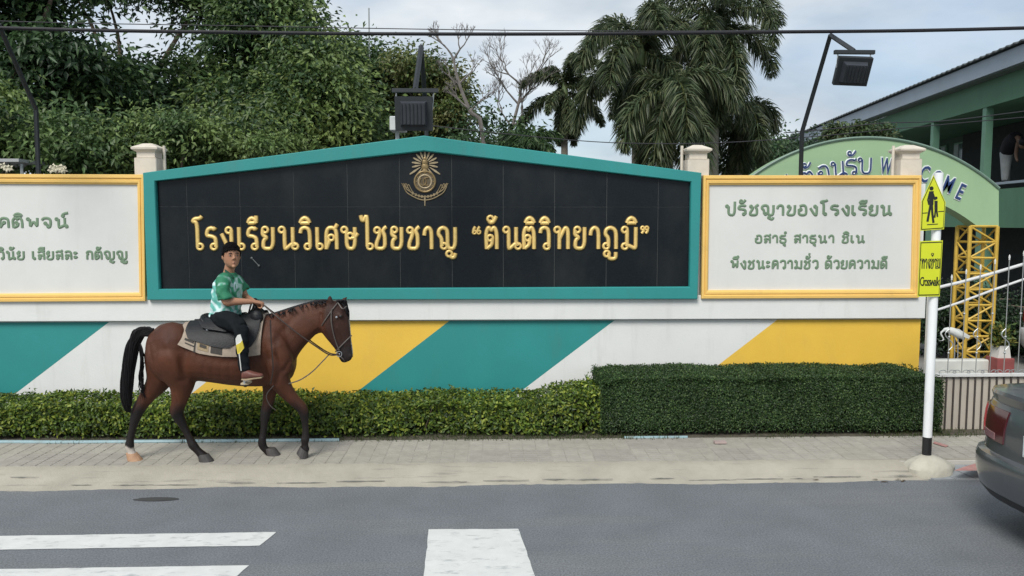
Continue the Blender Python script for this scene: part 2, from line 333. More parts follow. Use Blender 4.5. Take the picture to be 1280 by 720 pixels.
# ------------------------------------------------------------------ Thai letter strokes (centre lines, height 1)
G = {
'ร': (.52, [[(.52, .98), (.44, .88), (.3, .95), (.1, .9), (.02, .74), (.04, .6), (.3, .58), (.5, .5), (.52, .3), (.52, .13)]], [(.40, .13)]),
'ง': (.5, [[(.5, .86), (.5, .04), (.36, .03), (.03, .7)]], [(.38, .84)]),
'เ': (.22, [[(.03, .98), (.03, .13)]], [(.15, .13)]),
'โ': (.5, [[(.5, 1.46), (.4, 1.36), (.1, 1.34), (0, 1.22), (.24, 1.2), (.24, .13)]], [(.36, .13)]),
'ไ': (.42, [[(0, 1.5), (.05, 1.28), (.14, 1.26), (.22, 1.44), (.3, 1.46), (.3, .13)]], [(.42, .13)]),
'ย': (.55, [[(.02, .86), (.0, .64), (.24, .52), (.04, .4), (.02, .04), (.55, .04), (.55, .98)]], [(.14, .86)]),
'น': (.74, [[(.22, .86), (.22, .03), (.3, .05), (.62, .3), (.74, .2)], [(.6, .98), (.6, .16)]], [(.1, .86), (.7, .14)]),
'ว': (.5, [[(.02, .72), (.06, .9), (.25, .97), (.44, .9), (.5, .7), (.5, .13)]], [(.38, .13)]),
'ค': (.55, [[(.04, .02), (.04, .7), (.12, .92), (.3, .97), (.48, .9), (.55, .7), (.55, .02)], [(.04, .04), (.2, .4)]], [(.28, .52)]),
'ศ': (.55, [[(.04, .02), (.04, .7), (.12, .92), (.3, .97), (.48, .9), (.55, .7), (.55, .02)], [(.04, .04), (.2, .4)], [(.46, .92), (.6, 1.12)]], [(.28, .52)]),
'ต': (.58, [[(.04, .02), (.0, .7), (.1, .95), (.2, .95), (.29, .82), (.38, .95), (.48, .95), (.58, .7), (.58, .02)], [(.06, .04), (.32, .2), (.34, .5)]], [(.23, .5)]),
'ด': (.56, [[(.04, .02), (.0, .7), (.1, .92), (.29, .97), (.48, .92), (.56, .7), (.56, .02)], [(.06, .04), (.32, .2), (.34, .5)]], [(.23, .5)]),
'ษ': (.8, [[(.22, .86), (.22, .04), (.68, .04), (.68, .98)], [(.48, .5), (.66, .5), (.85, .72)]], [(.1, .86), (.42, .6)]),
'บ': (.66, [[(.22, .86), (.22, .04), (.66, .04), (.66, .98)]], [(.1, .86)]),
'ป': (.66, [[(.22, .86), (.22, .04), (.66, .04), (.66, 1.3)]], [(.1, .86)]),
'ข': (.6, [[(.25, .84), (.26, .62), (.08, .3), (.06, .04), (.58, .04), (.58, .98)]], [(.13, .84)]),
'ช': (.62, [[(.25, .84), (.26, .62), (.08, .3), (.06, .04), (.56, .04), (.56, .6), (.44, .8), (.52, .92), (.66, 1.0)]], [(.13, .84)]),
'า': (.42, [[(0, .62), (.04, .85), (.2, .97), (.36, .9), (.42, .7), (.42, .02)]], []),
'ญ': (.88, [[(.2, .15), (.18, .5), (.02, .66), (.06, .88), (.26, .97), (.44, .88), (.48, .7), (.48, .04), (.86, .04), (.86, .98)], [(.58, -.24), (.68, -.36), (.82, -.34), (.87, -.16)]], [(.3, .15), (.56, -.19)]),
'ท': (.72, [[(.22, .86), (.22, .02)], [(.22, .45), (.5, .9), (.6, .96), (.72, .84), (.72, .02)]], [(.1, .86)]),
'ภ': (.58, [[(.2, .14), (.2, .5), (.04, .66), (.08, .88), (.3, .97), (.5, .88), (.58, .7), (.58, .02)]], [(.09, .14)]),
'ม': (.68, [[(.22, .86), (.22, .14)], [(.2, .2), (.4, .13), (.66, .03), (.68, .2), (.68, .98)]], [(.1, .86), (.11, .13)]),
'อ': (.54, [[(.02, .62), (.02, .04), (.54, .04), (.54, .7), (.45, .92), (.28, .97), (.06, .86)]], [(.14, .56)]),
'ล': (.56, [[(.26, .14), (.24, .3), (.05, .42), (.12, .56), (.4, .5), (.56, .36)], [(.02, .8), (.12, .93), (.3, .97), (.48, .9), (.56, .7), (.56, .02)]], [(.14, .14)]),
'ส': (.56, [[(.26, .14), (.24, .3), (.05, .42), (.12, .56), (.4, .5), (.56, .36)], [(.02, .8), (.12, .93), (.3, .97), (.48, .9), (.56, .7), (.56, .02)], [(.44, .92), (.62, 1.1)]], [(.14, .14)]),
'ธ': (.54, [[(.04, .42), (.04, .04), (.54, .04), (.54, .5), (.3, .58), (.04, .6), (.02, .76), (.14, .95), (.34, .9), (.54, .98)]], []),
'ะ': (.3, [[(.12, .66), (.3, .84)], [(.12, .18), (.3, .36)]], [(.08, .76), (.08, .28)]),
'พ': (.7, [[(.22, .86), (.22, .03), (.44, .72), (.66, .03), (.68, .98)]], [(.1, .86)]),
'จ': (.54, [[(0, .74), (.08, .92), (.28, .97), (.46, .9), (.54, .66), (.5, .12), (.34, .03), (.3, .4)]], [(.2, .44)]),
'ก': (.54, [[(.08, .02), (.08, .56), (.2, .66), (.03, .76), (.12, .92), (.3, .97), (.48, .9), (.54, .7), (.54, .02)]], []),
'“': (.42, [[(.15, 1.0), (.05, .88), (.05, .78)], [(.38, 1.0), (.28, .88), (.28, .78)]], [(.1, .76), (.33, .76)]),
'”': (.42, [[(.05, .7), (.16, .82), (.15, .92)], [(.28, .7), (.39, .82), (.38, .92)]], [(.1, .93), (.33, .93)]),
}
MK = {
'ิ': ([[(.02, 1.16), (.5, 1.16)], [(.02, 1.16), (.1, 1.32), (.26, 1.4), (.42, 1.32), (.5, 1.16)]], []),
'ี': ([[(.02, 1.16), (.5, 1.16), (.5, 1.48)], [(.02, 1.16), (.1, 1.32), (.26, 1.38), (.42, 1.32), (.5, 1.16)]], []),
'ึ': ([[(.02, 1.16), (.5, 1.16)], [(.02, 1.16), (.1, 1.32), (.26, 1.38), (.42, 1.3), (.5, 1.16)]], [(.48, 1.38)]),
'ั': ([[(.08, 1.3), (.14, 1.17), (.32, 1.2), (.48, 1.46)]], [(.16, 1.34)]),
'่': ([[(.4, 1.2), (.4, 1.46)]], []),
'้': ([[(.1, 1.34), (.16, 1.2), (.34, 1.24), (.5, 1.48)]], [(.18, 1.4)]),
'์': ([[(.24, 1.2), (.26, 1.32), (.4, 1.42), (.58, 1.46)]], [(.26, 1.18)]),
'ํ': ([], [(.46, 1.3)]),
'ุ': ([[(.5, -.14), (.5, -.42)]], [(.41, -.18)]),
'ู': ([[(.2, -.16), (.2, -.42), (.54, -.42), (.54, -.12)]], [(.1, -.2)]),
}
def chaikin(P, it=2):
    for _ in range(it):
        Q = [P[0]]
        for a, b in zip(P[:-1], P[1:]):
            Q += [tuple(.78 * a[i] + .22 * b[i] for i in (0, 1)), tuple(.22 * a[i] + .78 * b[i] for i in (0, 1))]
        P = Q + [P[-1]]
    return P
def stroke(q, P, w, h, Y, ox, oz, closed=False, M=None):
    n = len(P); prof = [(-1, 0), (-.86, .6), (-.45, .95), (0, 1), (.45, .95), (.86, .6), (1, 0)]; rings = []
    for i in range(n):
        a = P[(i - 1) % n if closed else max(i - 1, 0)]; b = P[(i + 1) % n if closed else min(i + 1, n - 1)]
        tx, tz = b[0] - a[0], b[1] - a[1]; L = math.hypot(tx, tz) or 1; nx, nz = -tz / L, tx / L
        rings.append([(P[i][0] + nx * w * k, P[i][1] + nz * w * k, h * d) for k, d in prof])
    V = [v for r in rings for v in r]; K = len(prof); Fs = []
    for i in range(n if closed else n - 1):
        for j in range(K - 1): Fs.append((i * K + j, i * K + j + 1, ((i + 1) % n) * K + j + 1, ((i + 1) % n) * K + j))
    if not closed: Fs += [tuple(range(K - 1, -1, -1)), tuple((n - 1) * K + j for j in range(K))]
    fn = (lambda x, z, d: (ox + x, Y - d, oz + z)) if M is None else (lambda x, z, d: M(x, z, d))
    q.add([fn(*v) for v in V], Fs)
def glyph_mb(ch, marks, sx, H, w, h, Y, ox, oz, M=None, lr=.105):
    W, st, lo = G[ch]; q = MB(); dh = 0
    allst = [list(s) for s in st]; allo = list(lo); raised = 0
    for mk in marks:
        s2, l2 = MK[mk]; dx = W - .5 if mk not in 'ุู' else W - .55
        up = .36 if (mk in '่้' and raised) else 0
        allst += [[(x + dx, z + up) for x, z in s] for s in s2]; allo += [(x + dx, z + up) for x, z in l2]
        if mk in 'ัิีึ': raised = 1
    for i, s in enumerate(allst):
        P = chaikin([(x * sx, z * H) for x, z in s]); stroke(q, P, w, h * (1 + .015 * i), Y, ox, oz, M=M)
    for i, (x, z) in enumerate(allo):
        r = lr * H; P = [(x * sx + r * math.cos(a), z * H + r * math.sin(a)) for a in [k * math.pi / 6 for k in range(12)]]
        stroke(q, P, w * .72, h * (.9 + .01 * i), Y, ox, oz, closed=True, M=M)
    return q
def split_clusters(t):
    out = []
    for c in t:
        if c in MK and out: out[-1][1].append(c)
        else: out.append([c, []])
    return out
def thai_line(text, x0, x1, zb, H, w, h, Y, m, parent, gap=.26):
    cl = split_clusters(text); tot = sum((G[c][0] + gap if c in G else .55) for c, _ in cl) - gap
    s = (x1 - x0 - 2 * w) / tot; x = x0 + w
    for c, mk in cl:
        if c in G:
            o = glyph_mb(c, mk, s, H, w, h, Y, x, zb).build('letter', m, parent, shade=True); x += (G[c][0] + gap) * s
        else: x += .55 * s

# ------------------------------------------------------------------ granite name sign
m_gran = mat('black_granite', (.0075, .011, .0145), rough=.22, var=.35, scale=60, spec=.22, dirt=((.035, .038, .038), 1.6, .45, .85, .6, (1, 1, .6)))
m_gold = mat('gilt_letters', (.80, .57, .20), rough=.42, var=.12, scale=20, metal=.35, bump=.1, bscale=60)
m_rim = mat('letter_edge', (.10, .065, .02), rough=.6)
YS = YW - .12; YG = YS + .062
s1 = thing('school_name_sign', 'wide black granite gabled sign with gold Thai letters in a green frame', 'sign', (0, YS, 1.5))
def fx(px, py, Y=YS): p = at(px, py, Y); return (p.x, p.z)
outer = [fx(*p) for p in ((184, 375), (872, 374), (877, 216), (530, 169.5), (178.5, 216))]
inner = [fx(*p) for p in ((199, 361.5), (862, 358.5), (864, 227.5), (530, 189), (193.5, 226.5))]
def frame(outer, inner, prof, m, name, parent, back):
    """prof: list of (t 0..1 outer->inner, y)"""
    q = MB(); n = len(outer); rings = []
    for t, y in prof: rings.append([(outer[i][0] * (1 - t) + inner[i][0] * t, y, outer[i][1] * (1 - t) + inner[i][1] * t) for i in range(n)])
    V = [p for r in rings for p in r]; Fs = []
    for k in range(len(prof) - 1):
        for i in range(n): Fs.append((k * n + i, k * n + (i + 1) % n, (k + 1) * n + (i + 1) % n, (k + 1) * n + i))
    q.add(V, Fs); return q.build(name, m, parent)
frame(outer, inner, [(0, YS + .16), (0, YS + .006), (.05, YS), (.93, YS), (1, YS + .012), (1, YG + .006)], m_teal, 'frame', s1, 0)
MB().prism([(x, z) for x, z in outer], YG + .0045, YS + .3).build('sign_backing', mat('grout', (.12, .125, .12), rough=.9), s1)
YG = YS + .062
vx = [186] + [235, 301, 368, 435, 500, 565, 629, 693, 758, 822] + [872]
vx = [fx(v, 300, YG)[0] for v in vx]; zh = fx(500, 258.5, YG)[1]
zb = outer[0][1] + .02; ax, az = fx(530, 180, YG); lx, lz = fx(186, 222, YG); rx, rz = fx(872, 222, YG)
gable = lambda x: lz + (az - lz) * (x - lx) / (ax - lx) if x < ax else rz + (az - rz) * (x - rx) / (ax - rx)
for i in range(11):
    x0, x1 = vx[i] + .0022, vx[i + 1] - .0022; j = random.uniform(0, .0012)
    MB().prism([(x0, zb), (x1, zb), (x1, zh - .0022), (x0, zh - .0022)], YG + j, YG + .012).build('granite_slab', m_gran, s1)
    top = [(x1, gable(x1)), (x0, gable(x0))]
    if x0 < ax < x1: top = [(x1, gable(x1)), (ax, az), (x0, gable(x0))]
    j = random.uniform(0, .0012); MB().prism([(x0, zh + .0022), (x1, zh + .0022)] + top, YG + j, YG + .012).build('granite_slab', m_gran, s1)
line = [('โ', '', 239, 256), ('ร', '', 256, 272.5), ('ง', '', 274, 292), ('เ', '', 296, 306), ('ร', 'ี', 307.5, 323.5), ('ย', '', 326, 344), ('น', '', 347.5, 372.5), ('ว', 'ิ', 372.8, 390), ('เ', '', 393.5, 404),
        ('ศ', '', 404.5, 423.5), ('ษ', '', 426, 449), ('ไ', '', 449, 465), ('ช', '', 466.5, 485), ('ย', '', 487.5, 504.5), ('ช', '', 507.5, 526), ('า', '', 528, 542), ('ญ', '', 545, 572),
        ('“', '', 589, 602.5), ('ต', 'ั', 605, 623.5), ('น', '', 628, 651), ('ต', 'ิ', 652, 670), ('ว', 'ิ', 672.5, 688.5), ('ท', '', 692, 712.5), ('ย', '', 716, 733), ('า', '', 735.5, 750.5), ('ภ', 'ู', 753, 773), ('ม', 'ิ', 776, 797), ('”', '', 799, 812)]
YL = YG - .002
zbase = fx(500, 313.2, YL)[1]; HH = fx(500, 282.5, YL)[1] - zbase
for ch, mk, a, b in line:
    if ch in '“”': pass
    x0, x1 = fx(a, 300, YL)[0], fx(b, 300, YL)[0]; w = .0225 if ch not in '“”' else .017; W = G[ch][0]
    if ch == 'ภ': W = .6
    s = (x1 - x0 - 2 * w) / W
    o = glyph_mb(ch, list(mk), s, HH - .02, w, .019, YL, x0 + w, zbase + .012, lr=.125 if ch not in '“”' else .075).build('letter', m_gold, s1, shade=True)
    e = glyph_mb(ch, list(mk), s, HH - .02, w * 1.28, .009, YL, x0 + w, zbase + .012, lr=.125 if ch not in '“”' else .075).build('letter_edge', m_rim, o)
    e.matrix_parent_inverse = Matrix.Identity(4)
# emblem: sun rays, seated figure niche, round seal, ribbon
m_em = mat('emblem_brass', (.25, .18, .085), rough=.4, var=.3, scale=40, metal=.5)
m_emp = mat('emblem_pale', (.36, .29, .18), rough=.45, var=.2, scale=40, metal=.3)
m_emd = mat('emblem_dark', (.12, .095, .06), rough=.5, var=.3, scale=40, metal=.4)
em = None
def ex(px, py): return fx(px, py, YL)
def flat(pts, d, m, name, parent, y=None): return MB().prism([ex(*p) for p in pts], YL - d, YL + .001).build(name, m, parent)
cxp, cyp = 531.2, 226.0
def circ(cx, cy, r, n=24, k=1.0): return [(cx + r * math.cos(-2 * math.pi * i / n), cy + k * r * math.sin(2 * math.pi * i / n)) for i in range(n)][::-1]
def ccw(P):
    A = sum(P[i][0] * P[(i + 1) % len(P)][1] - P[(i + 1) % len(P)][0] * P[i][1] for i in range(len(P)))
    return P if A < 0 else P[::-1]      # pixel rows run downwards
em = flat(ccw(circ(cxp, cyp + 1, 14.2)), .008, m_emd, 'emblem', s1)
em_parts = []
for k in range(15):
    a = R(-145 + 290 * k / 14); L = 18.5 if 1 < k < 13 else 26; c0 = (531.2, 205)
    dx, dy = math.sin(a), -math.cos(a)
    r0 = 6 if 1 < k < 13 else 8; wd = 1.45
    pts = [(c0[0] + dx * r0 - dy * .4, c0[1] + dy * r0 + dx * .4), (c0[0] + dx * (r0 + L) * .55 - dy * wd, c0[1] + dy * (r0 + L) * .55 + dx * wd), (c0[0] + dx * L - dy * wd * .6, c0[1] + dy * L + dx * wd * .6), (c0[0] + dx * (L + 1), c0[1] + dy * (L + 1)),
           (c0[0] + dx * L + dy * wd * .6, c0[1] + dy * L - dx * wd * .6), (c0[0] + dx * (r0 + L) * .55 + dy * wd, c0[1] + dy * (r0 + L) * .55 - dx * wd), (c0[0] + dx * r0 + dy * .4, c0[1] + dy * r0 - dx * .4)]
    ks = .86; pts = [(531.2 + (x - 531.2) * ks, 205 + (y - 205) * ks) for x, y in pts]
    flat(ccw(pts), .011, m_emp, 'ray', em)
def ring(cx, cy, r, w, d, m, name, sy=1.0, a0=0, a1=360):
    q = MB(); n = 28; P = []
    for k in range(n + (0 if a1 - a0 == 360 else 1)):
        a = R(a0 + (a1 - a0) * k / n); x, z = ex(cx + r * math.cos(a), cy - r * sy * math.sin(a)); P.append((x, z))
    stroke(q, P, w, d, YL - .006, 0, 0, closed=(a1 - a0 == 360)); return q.build(name, m, em, shade=True)
ring(cxp, cyp + 1, 12.8, .012, .012, m_em, 'seal_ring'); ring(cxp, cyp + 1, 8.2, .011, .012, m_emp, 'seal_ring')
for k in range(12):
    a = R(k * 30); P = circ(cxp + 10.6 * math.cos(a), cyp + 1 + 10.6 * math.sin(a), .85, 6); MB().prism([ex(*p) for p in ccw(P)], YL - .014, YL).build('stud', m_em, em)
for s in (-1, 1): ring(cxp + s * 2.4, cyp + 1, 4.2, .007, .014, m_em, 'monogram', 1.15, 60 if s > 0 else 120 - 0, 300 if s > 0 else 420)
q = MB()
for (x, y, r) in ((531.2, 198.5, 2.6), (531.2, 203, 3.9), (531.2, 208.5, 4.6), (531.2, 213, 3.3)): p = ex(x, y); q.ball((p[0], YL - .004, p[1]), r * .0092, .014, r * .0105, 10)
q.build('seated_figure', m_em, em, shade=True)
q = MB()
for dy, m_ in ((0, 0), (4, 0)):
    P = [ex(x, y + dy) for x, y in chaikin([(504.5, 229), (508, 236.5), (514, 240.5), (523, 245), (531, 246.5), (540, 245), (549, 240.5), (555, 236.5), (558.5, 229)])]
    stroke(q, P, .0075, .012, YL, 0, 0)
for s in (-1, 1):
    for zz in ((0, 0), (3.4, 1.2)):
        P = [ex(531.2 + s * (x - zz[0]), y + zz[1]) for x, y in chaikin([(29, 229), (25.5, 235), (24, 228), (20.5, 236), (17, 241)])]; stroke(q, P, .0055, .010, YL, 0, 0)
for k in range(9):
    a = ex(516 + k * 3.8, 247 - abs(k - 4) ** 2 * .28 - .2); q.box(a[0] - .011, a[0] + .011, YL - .010, YL, a[1] - .008, a[1] + .022)
q.build('ribbon', m_emd if False else mat('emblem_ribbon', (.27, .21, .12), rough=.45, metal=.4, var=.3, scale=40), em)
p0, p1 = ex(531.2, 247), ex(531.2, 257.5); MB().tube([(p0[0], YL - .006, p0[1]), (p1[0], YL - .006, p1[1])], [.011, .006], 6).build('pendant', m_emp, em)
# small bare bracket screwed to the granite
a, b = ex(315, 322.5), ex(324, 332)
br = MB().tube([(a[0], YL - .01, a[1]), (b[0], YL - .014, b[1])], .005, 6).ball((a[0], YL - .01, a[1]), .014, .012, .014, 8).ball((b[0], YL - .012, b[1]), .013, .01, .013, 8).build('bracket', mat('dull_metal', (.13, .14, .14), rough=.6, metal=.3), s1)

# ------------------------------------------------------------------ the two white text boards
m_yf = mat('yellow_frame', (.80, .52, .15), rough=.5, var=.05, scale=3, bump=.1, dirt=((.5, .34, .12), 4, .55, .8, .5, (1, 1, 1)))
m_board = mat('board_white', (.66, .665, .64), rough=.6, var=.03, scale=3, dirt=((.5, .5, .46), 2.4, .55, .9, .4, (2.2, 1, .35)))
m_txt = mat('grey_green_letters', (.155, .235, .15), rough=.6, var=.1)
YT = YW - .10
def panel(oc, ic, label):
    s = thing('text_board', label, 'sign', (at(oc[0][0], 300, YT).x, YT, 1.5), 'white text boards on the school wall')
    O = [fx(*p, YT) for p in oc]; I = [fx(*p, YT) for p in ic]
    frame(O, I, [(0, YT + .12), (0, YT + .012), (.04, YT + .002), (.34, YT), (.40, YT + .014), (.52, YT + .016), (.58, YT + .006), (.82, YT + .008), (.86, YT + .02), (1, YT + .024), (1, YT + .06)], m_yf, 'frame', s, 0)
    MB().prism(O, YT + .045, YT + .11).build('board', m_board, s)
    return s
sR = panel([(877, 373.5), (1149, 372.5), (1152.5, 219), (879.5, 219)], [(885.5, 363), (1140.5, 362), (1143.5, 230.5), (887.5, 231)], 'white board with three lines of green text, right of the granite sign')
sL = panel([(-100, 378), (181.5, 376.5), (179.5, 218), (-104, 217)], [(-90, 368), (173, 366), (170.5, 230.5), (-94, 229)], 'white board with two lines of green text, left of the granite sign')
YB = YT + .045
def tline(text, xa, xb, yb, hpx, parent, w=.0095):
    A = fx(xa, yb, YB); B = fx(xb, yb, YB); H = fx(xa, yb - hpx, YB)[1] - A[1]
    thai_line(text, A[0], B[0], (A[1] + B[1]) / 2 + w * .4, H - w, w, .007, YB - .001, m_txt, parent)
tline('ปรัชญาของโรงเรียน', 905, 1115, 270, 15, sR, .0155)
tline('อสาธุํ สาธุนา ชิเน', 943, 1081, 304.2, 11.2, sR, .0122)
tline('พึงชนะความชั่ว ด้วยความดี', 912, 1109, 336.5, 12.2, sR, .0125)
tline('คติพจน์', -2, 86, 285.5, 14.5, sL, .0155)
tline('วินัย เสียสละ กตัญญู', -3.5, 160, 325, 12.2, sL, .0130)

# ------------------------------------------------------------------ hedges
def bumpy(x, y, s=0): return .03 * math.sin(x * 3.1 + s) + .02 * math.sin(x * 7.7 + 2 * s) + .015 * math.sin(y * 9 + x * 2)
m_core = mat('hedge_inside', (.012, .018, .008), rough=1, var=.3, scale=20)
def hedge(name, label, x0, x1, y0, y1, top, n, ll, cl, seed, twig=True, group=None, low=.08, am=1.):
    h = thing(name, label, 'hedge', ((x0 + x1) / 2, (y0 + y1) / 2, .1), group)
    q = MB(); k = int((x1 - x0) / .1); rings = []
    for i in range(k + 1):
        x = x0 + .10 + (x1 - x0 - .20) * i / k; t = top(x) - .07; e = .10 if 0 < i < k else .16
        rings.append([(x, y0 + e, .12 + low), (x, y1 - .08, .12), (x, y1 - .10, t - .04), (x, y0 + e + .06, t - .05), (x, y0 + e, t - .12)])
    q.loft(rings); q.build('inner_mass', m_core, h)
    rs = np.random.default_rng(seed)
    H = np.array([top(x) for x in np.linspace(x0, x1, 200)])
    aT = y1 - y0; aF = H.mean(); aS = aT * H.mean() / (x1 - x0)
    pr = np.array([aT * 1.25, aF * 1.25, aS]); pr /= pr.sum(); f = rs.choice(3, n, p=pr)
    u = rs.uniform(x0, x1, n); v = rs.random(n); tz = np.interp(u, np.linspace(x0, x1, 200), H)
    bm = np.array([bumpy(a, b * .6 + math.sin(a * 5), seed) for a, b in zip(u, v)]) * am
    pos = np.zeros((n, 3)); nr = np.zeros((n, 3)); inn = rs.exponential(.022, n)
    F_ = f == 0; pos[F_] = np.stack([u, y0 + (y1 - y0) * v, tz + bm * .5 - inn], 1)[F_]; nr[F_] = (0, -.15, 1)
    zz = .10 + low * .3 + (tz - .10 - low * .3) * v ** .85
    edge = np.minimum(1, (tz - zz) / .10); bulge = .035 * (1 - edge)
    F_ = f == 1; pos[F_] = np.stack([u, y0 + bulge + inn + bm + .05 * (zz < .2) * rs.random(n), zz], 1)[F_]; nr[F_] = (0, -1, .25)
    sd = rs.random(n) < .5; F_ = f == 2; pos[F_] = np.stack([np.where(sd, x0, x1) + np.where(sd, 1, -1) * (inn + np.abs(bm)), y0 + (y1 - y0) * v, .1 + (tz - .1) * rs.random(n)], 1)[F_]; nr[F_] = np.stack([np.where(sd, -1, 1), 0 * u, 0 * u + .2], 1)[F_]
    nr = nr + rs.normal(0, .55, (n, 3)); dv = rs.normal(0, 1, (n, 3)) + np.array([0, -.3, .5])
    c = np.array(cl)[rs.choice(len(cl), n, p=[.34, .33, .22, .11] if len(cl) == 4 else None)] * rs.uniform(.75, 1.25, (n, 1))
    # a patchwork of fresher and older growth
    pt = np.sin(pos[:, 0] * 4.1 + seed) * np.sin(pos[:, 0] * 9.3 + pos[:, 2] * 7) ; c = c * (1 + .18 * pt[:, None])
    leafmesh(pos, nr, dv, ll * rs.uniform(.7, 1.25, n), ll * .55 * rs.uniform(.8, 1.2, n), c, LEAF, 'foliage', h)
    if twig:
        q = MB()
        for _ in range(int((x1 - x0) * 9)):
            x = rs.uniform(x0, x1); y = y0 + rs.uniform(.05, .25); z = top(x) * rs.uniform(.5, .95)
            q.tube([(x, y + .05, .09), (x + rs.uniform(-.05, .05), y, z * .5), (x + rs.uniform(-.1, .1), y - .02, z)], [.009, .006, .003], 4)
        q.build('stems', BARK, h)['kind'] = 'stuff'
    return h
XM = at(748, 500, 8.3).x
topL = lambda x: .44 + (.10 * min(1, max(0, (x - (XM - .75)) / .35)))
hedge('hedge', 'low yellow-green broadleaf hedge along the foot of the wall behind the horse', -9.5, XM + .12, 8.27, 9.05, topL, 44000, .047, [(.11, .175, .022), (.06, .105, .018), (.25, .30, .042), (.032, .06, .014)], 3)
XR = at(1176, 510, 8.5).x
hedge('hedge', 'tall dark green clipped box hedge ending by the crosswalk sign', XM + .02, XR - .13, 8.22, 9.08, lambda x: .72 + .012 * math.sin(x * 4) - .05 * math.exp(-((x - XM - .04) / .10) ** 2) - .06 * math.exp(-((x - XR + .13) / .12) ** 2), 105000, .024, [(.042, .088, .026), (.026, .058, .018), (.085, .14, .040), (.018, .036, .012)], 5, am=.5, low=.13)
# stray shoots above the low hedge
q = MB(); rs = np.random.default_rng(5); P = []; 
for x in (at(48, 490, 8.9).x, at(130, 490, 8.7).x, at(560, 490, 8.8).x, at(735, 478, 8.8).x, at(212, 490, 8.8).x):
    for k in range(16): P.append((x + rs.normal(0, .03), 8.75 + rs.normal(0, .04), topL(x) + .02 + abs(rs.normal(0, .045))))
P = np.array(P); n = len(P)
o = leafmesh(P, rs.normal(0, 1, (n, 3)) + [0, -.5, .6], rs.normal(0, 1, (n, 3)) + [0, 0, .8], np.full(n, .045), np.full(n, .02), np.tile([(.07, .13, .02)], (n, 1)), LEAF, 'young_shoots', None); tag(o, 'stray young shoots standing above the low hedge', kind='stuff')
# grass tufts and litter at the hedge foot
n = 9000; P = np.stack([rs.uniform(-9, 6.0, n), rs.uniform(8.10, 8.42, n), np.full(n, .095)], 1)
keep = (np.sin(P[:, 0] * 1.7) + np.sin(P[:, 0] * 4.3 + 1) + rs.normal(0, .7, n)) > .1; keep |= (P[:, 0] > -1.2) & (P[:, 0] < 1.2) & (rs.random(n) < .7); keep &= (P[:,0] < 5.4); P = P[keep]; n = len(P)
o = leafmesh(P, rs.normal(0, 1, (n, 3)) * [1, 1, .2], np.tile([(0, -.1, 1.)], (n, 1)) + rs.normal(0, .35, (n, 3)), rs.uniform(.02, .055, n), np.full(n, .006), np.array([(.07, .10, .03), (.10, .12, .045), (.05, .08, .02)])[rs.integers(0, 3, n)], LEAF, 'grass', None); tag(o, 'thin grass along the foot of the hedges', kind='stuff')
# pale blue pipe laid along the bed
m_pipe = mat('pipe_blue', (.26, .38, .41), rough=.5, var=.12, scale=8, dirt=((.2, .18, .14), 9, .5, .7, .6, (1, 1, 1)))
pp = [atz(x, y, .12) for x, y in ((-120, 551), (0, 551.5), (90, 552), (180, 555.5), (250, 556), (330, 557), (420, 555))]
tag(MB().tube([(p.x, min(max(p.y, 8.14), 8.2), .112) for p in pp], .020, 8, sub=4).build('water_pipe', m_pipe, None, shade=True), 'pale blue plastic water pipe lying along the foot of the low hedge', 'pipe')
pp = [atz(x, y, .12) for x, y in ((785, 553), (820, 554), (868, 554.5))]
tag(MB().tube([(p.x, 8.165, .108) for p in pp], .016, 8, sub=4).build('water_pipe', m_pipe, None, shade=True), 'short blue plastic pipe at the foot of the tall dark hedge', 'pipe')
p = atz(898, 553, .11); tag(MB().hull([(p.x + dx * .07, p.y - .02 + dy * .03, .11 + dz * .02) for dx in (-.7, .2, 1) for dy in (-1, 1) for dz in (0, 1)]).build('litter_wrapper', mat('wrapper', (.42, .33, .31), rough=.5)), 'pale crumpled wrapper lying at the foot of the tall hedge', 'litter')
# fallen leaves on the kerb end
q = MB()
for (x, y) in ((1094, 593.5), (1106, 596), (1128, 597), (1123, 594), (1104, 602), (1108, 602.5), (1130, 599), (1020, 594)):
    a = random.random() * 6; zt = lambda yy: float(np.interp(yy, [6.99, 7.02, 7.07, 7.15, 7.26, 7.34], [-.006, .004, .012, .045, .088, .101]))
    p = atz(x, y, .05); p = atz(x, y, zt(p.y)); p = atz(x, y, zt(p.y))
    q.add([(p.x + .035 * math.cos(a + t) * s, p.y + .016 * math.sin(a + t) * s, zt(p.y) + .008 + .006 * s * (i % 2)) for i, (t, s) in enumerate([(0, 1), (1.2, .6), (3.1, 1), (4.4, .6)])], [(0, 1, 2, 3)])
o = q.build('fallen_leaves', mat('dry_leaf', (.09, .06, .035), rough=.8)); tag(o, 'few dry leaves scattered on the end of the kerb', kind='stuff')

# ------------------------------------------------------------------ horse
# the horse walks almost parallel to the wall, hindquarters slightly nearer the road
def HY(px): return 7.50 + (px - 190) * .0007
def hp(px, py, dy=0.): return at(px, py, HY(px) + dy)
def oval(T, B, hw, n=20, p=2.3, lean=0.):
    T, B = Vector(T), Vector(B); c = (T + B) / 2; u = (T - B) / 2; rr = []
    for k in range(n):
        a = 2 * math.pi * k / n; s, co = math.sin(a), math.cos(a)
        e = 2 / p; rr.append(c + u * (math.copysign(abs(co) ** e, co)) + Vector((0, 1, 0)) * hw * math.copysign(abs(s) ** e, s) * (1 - lean * co))
    return rr
q = MB()
tor = [(186, 424, 440, .05), (188.5, 417, 452, .13), (195, 411, 464, .195), (205, 407.5, 475, .235), (218, 405, 480, .25), (234, 404.5, 477, .245), (250, 404, 475, .25), (268, 403.5, 477, .265), (288, 402, 480, .27),
       (306, 399, 482, .262), (322, 395, 482.5, .235), (336, 393.5, 482, .215), (348, 393, 481, .195), (358, 396, 478, .17), (365, 407, 472, .135), (369, 425, 462, .08)]
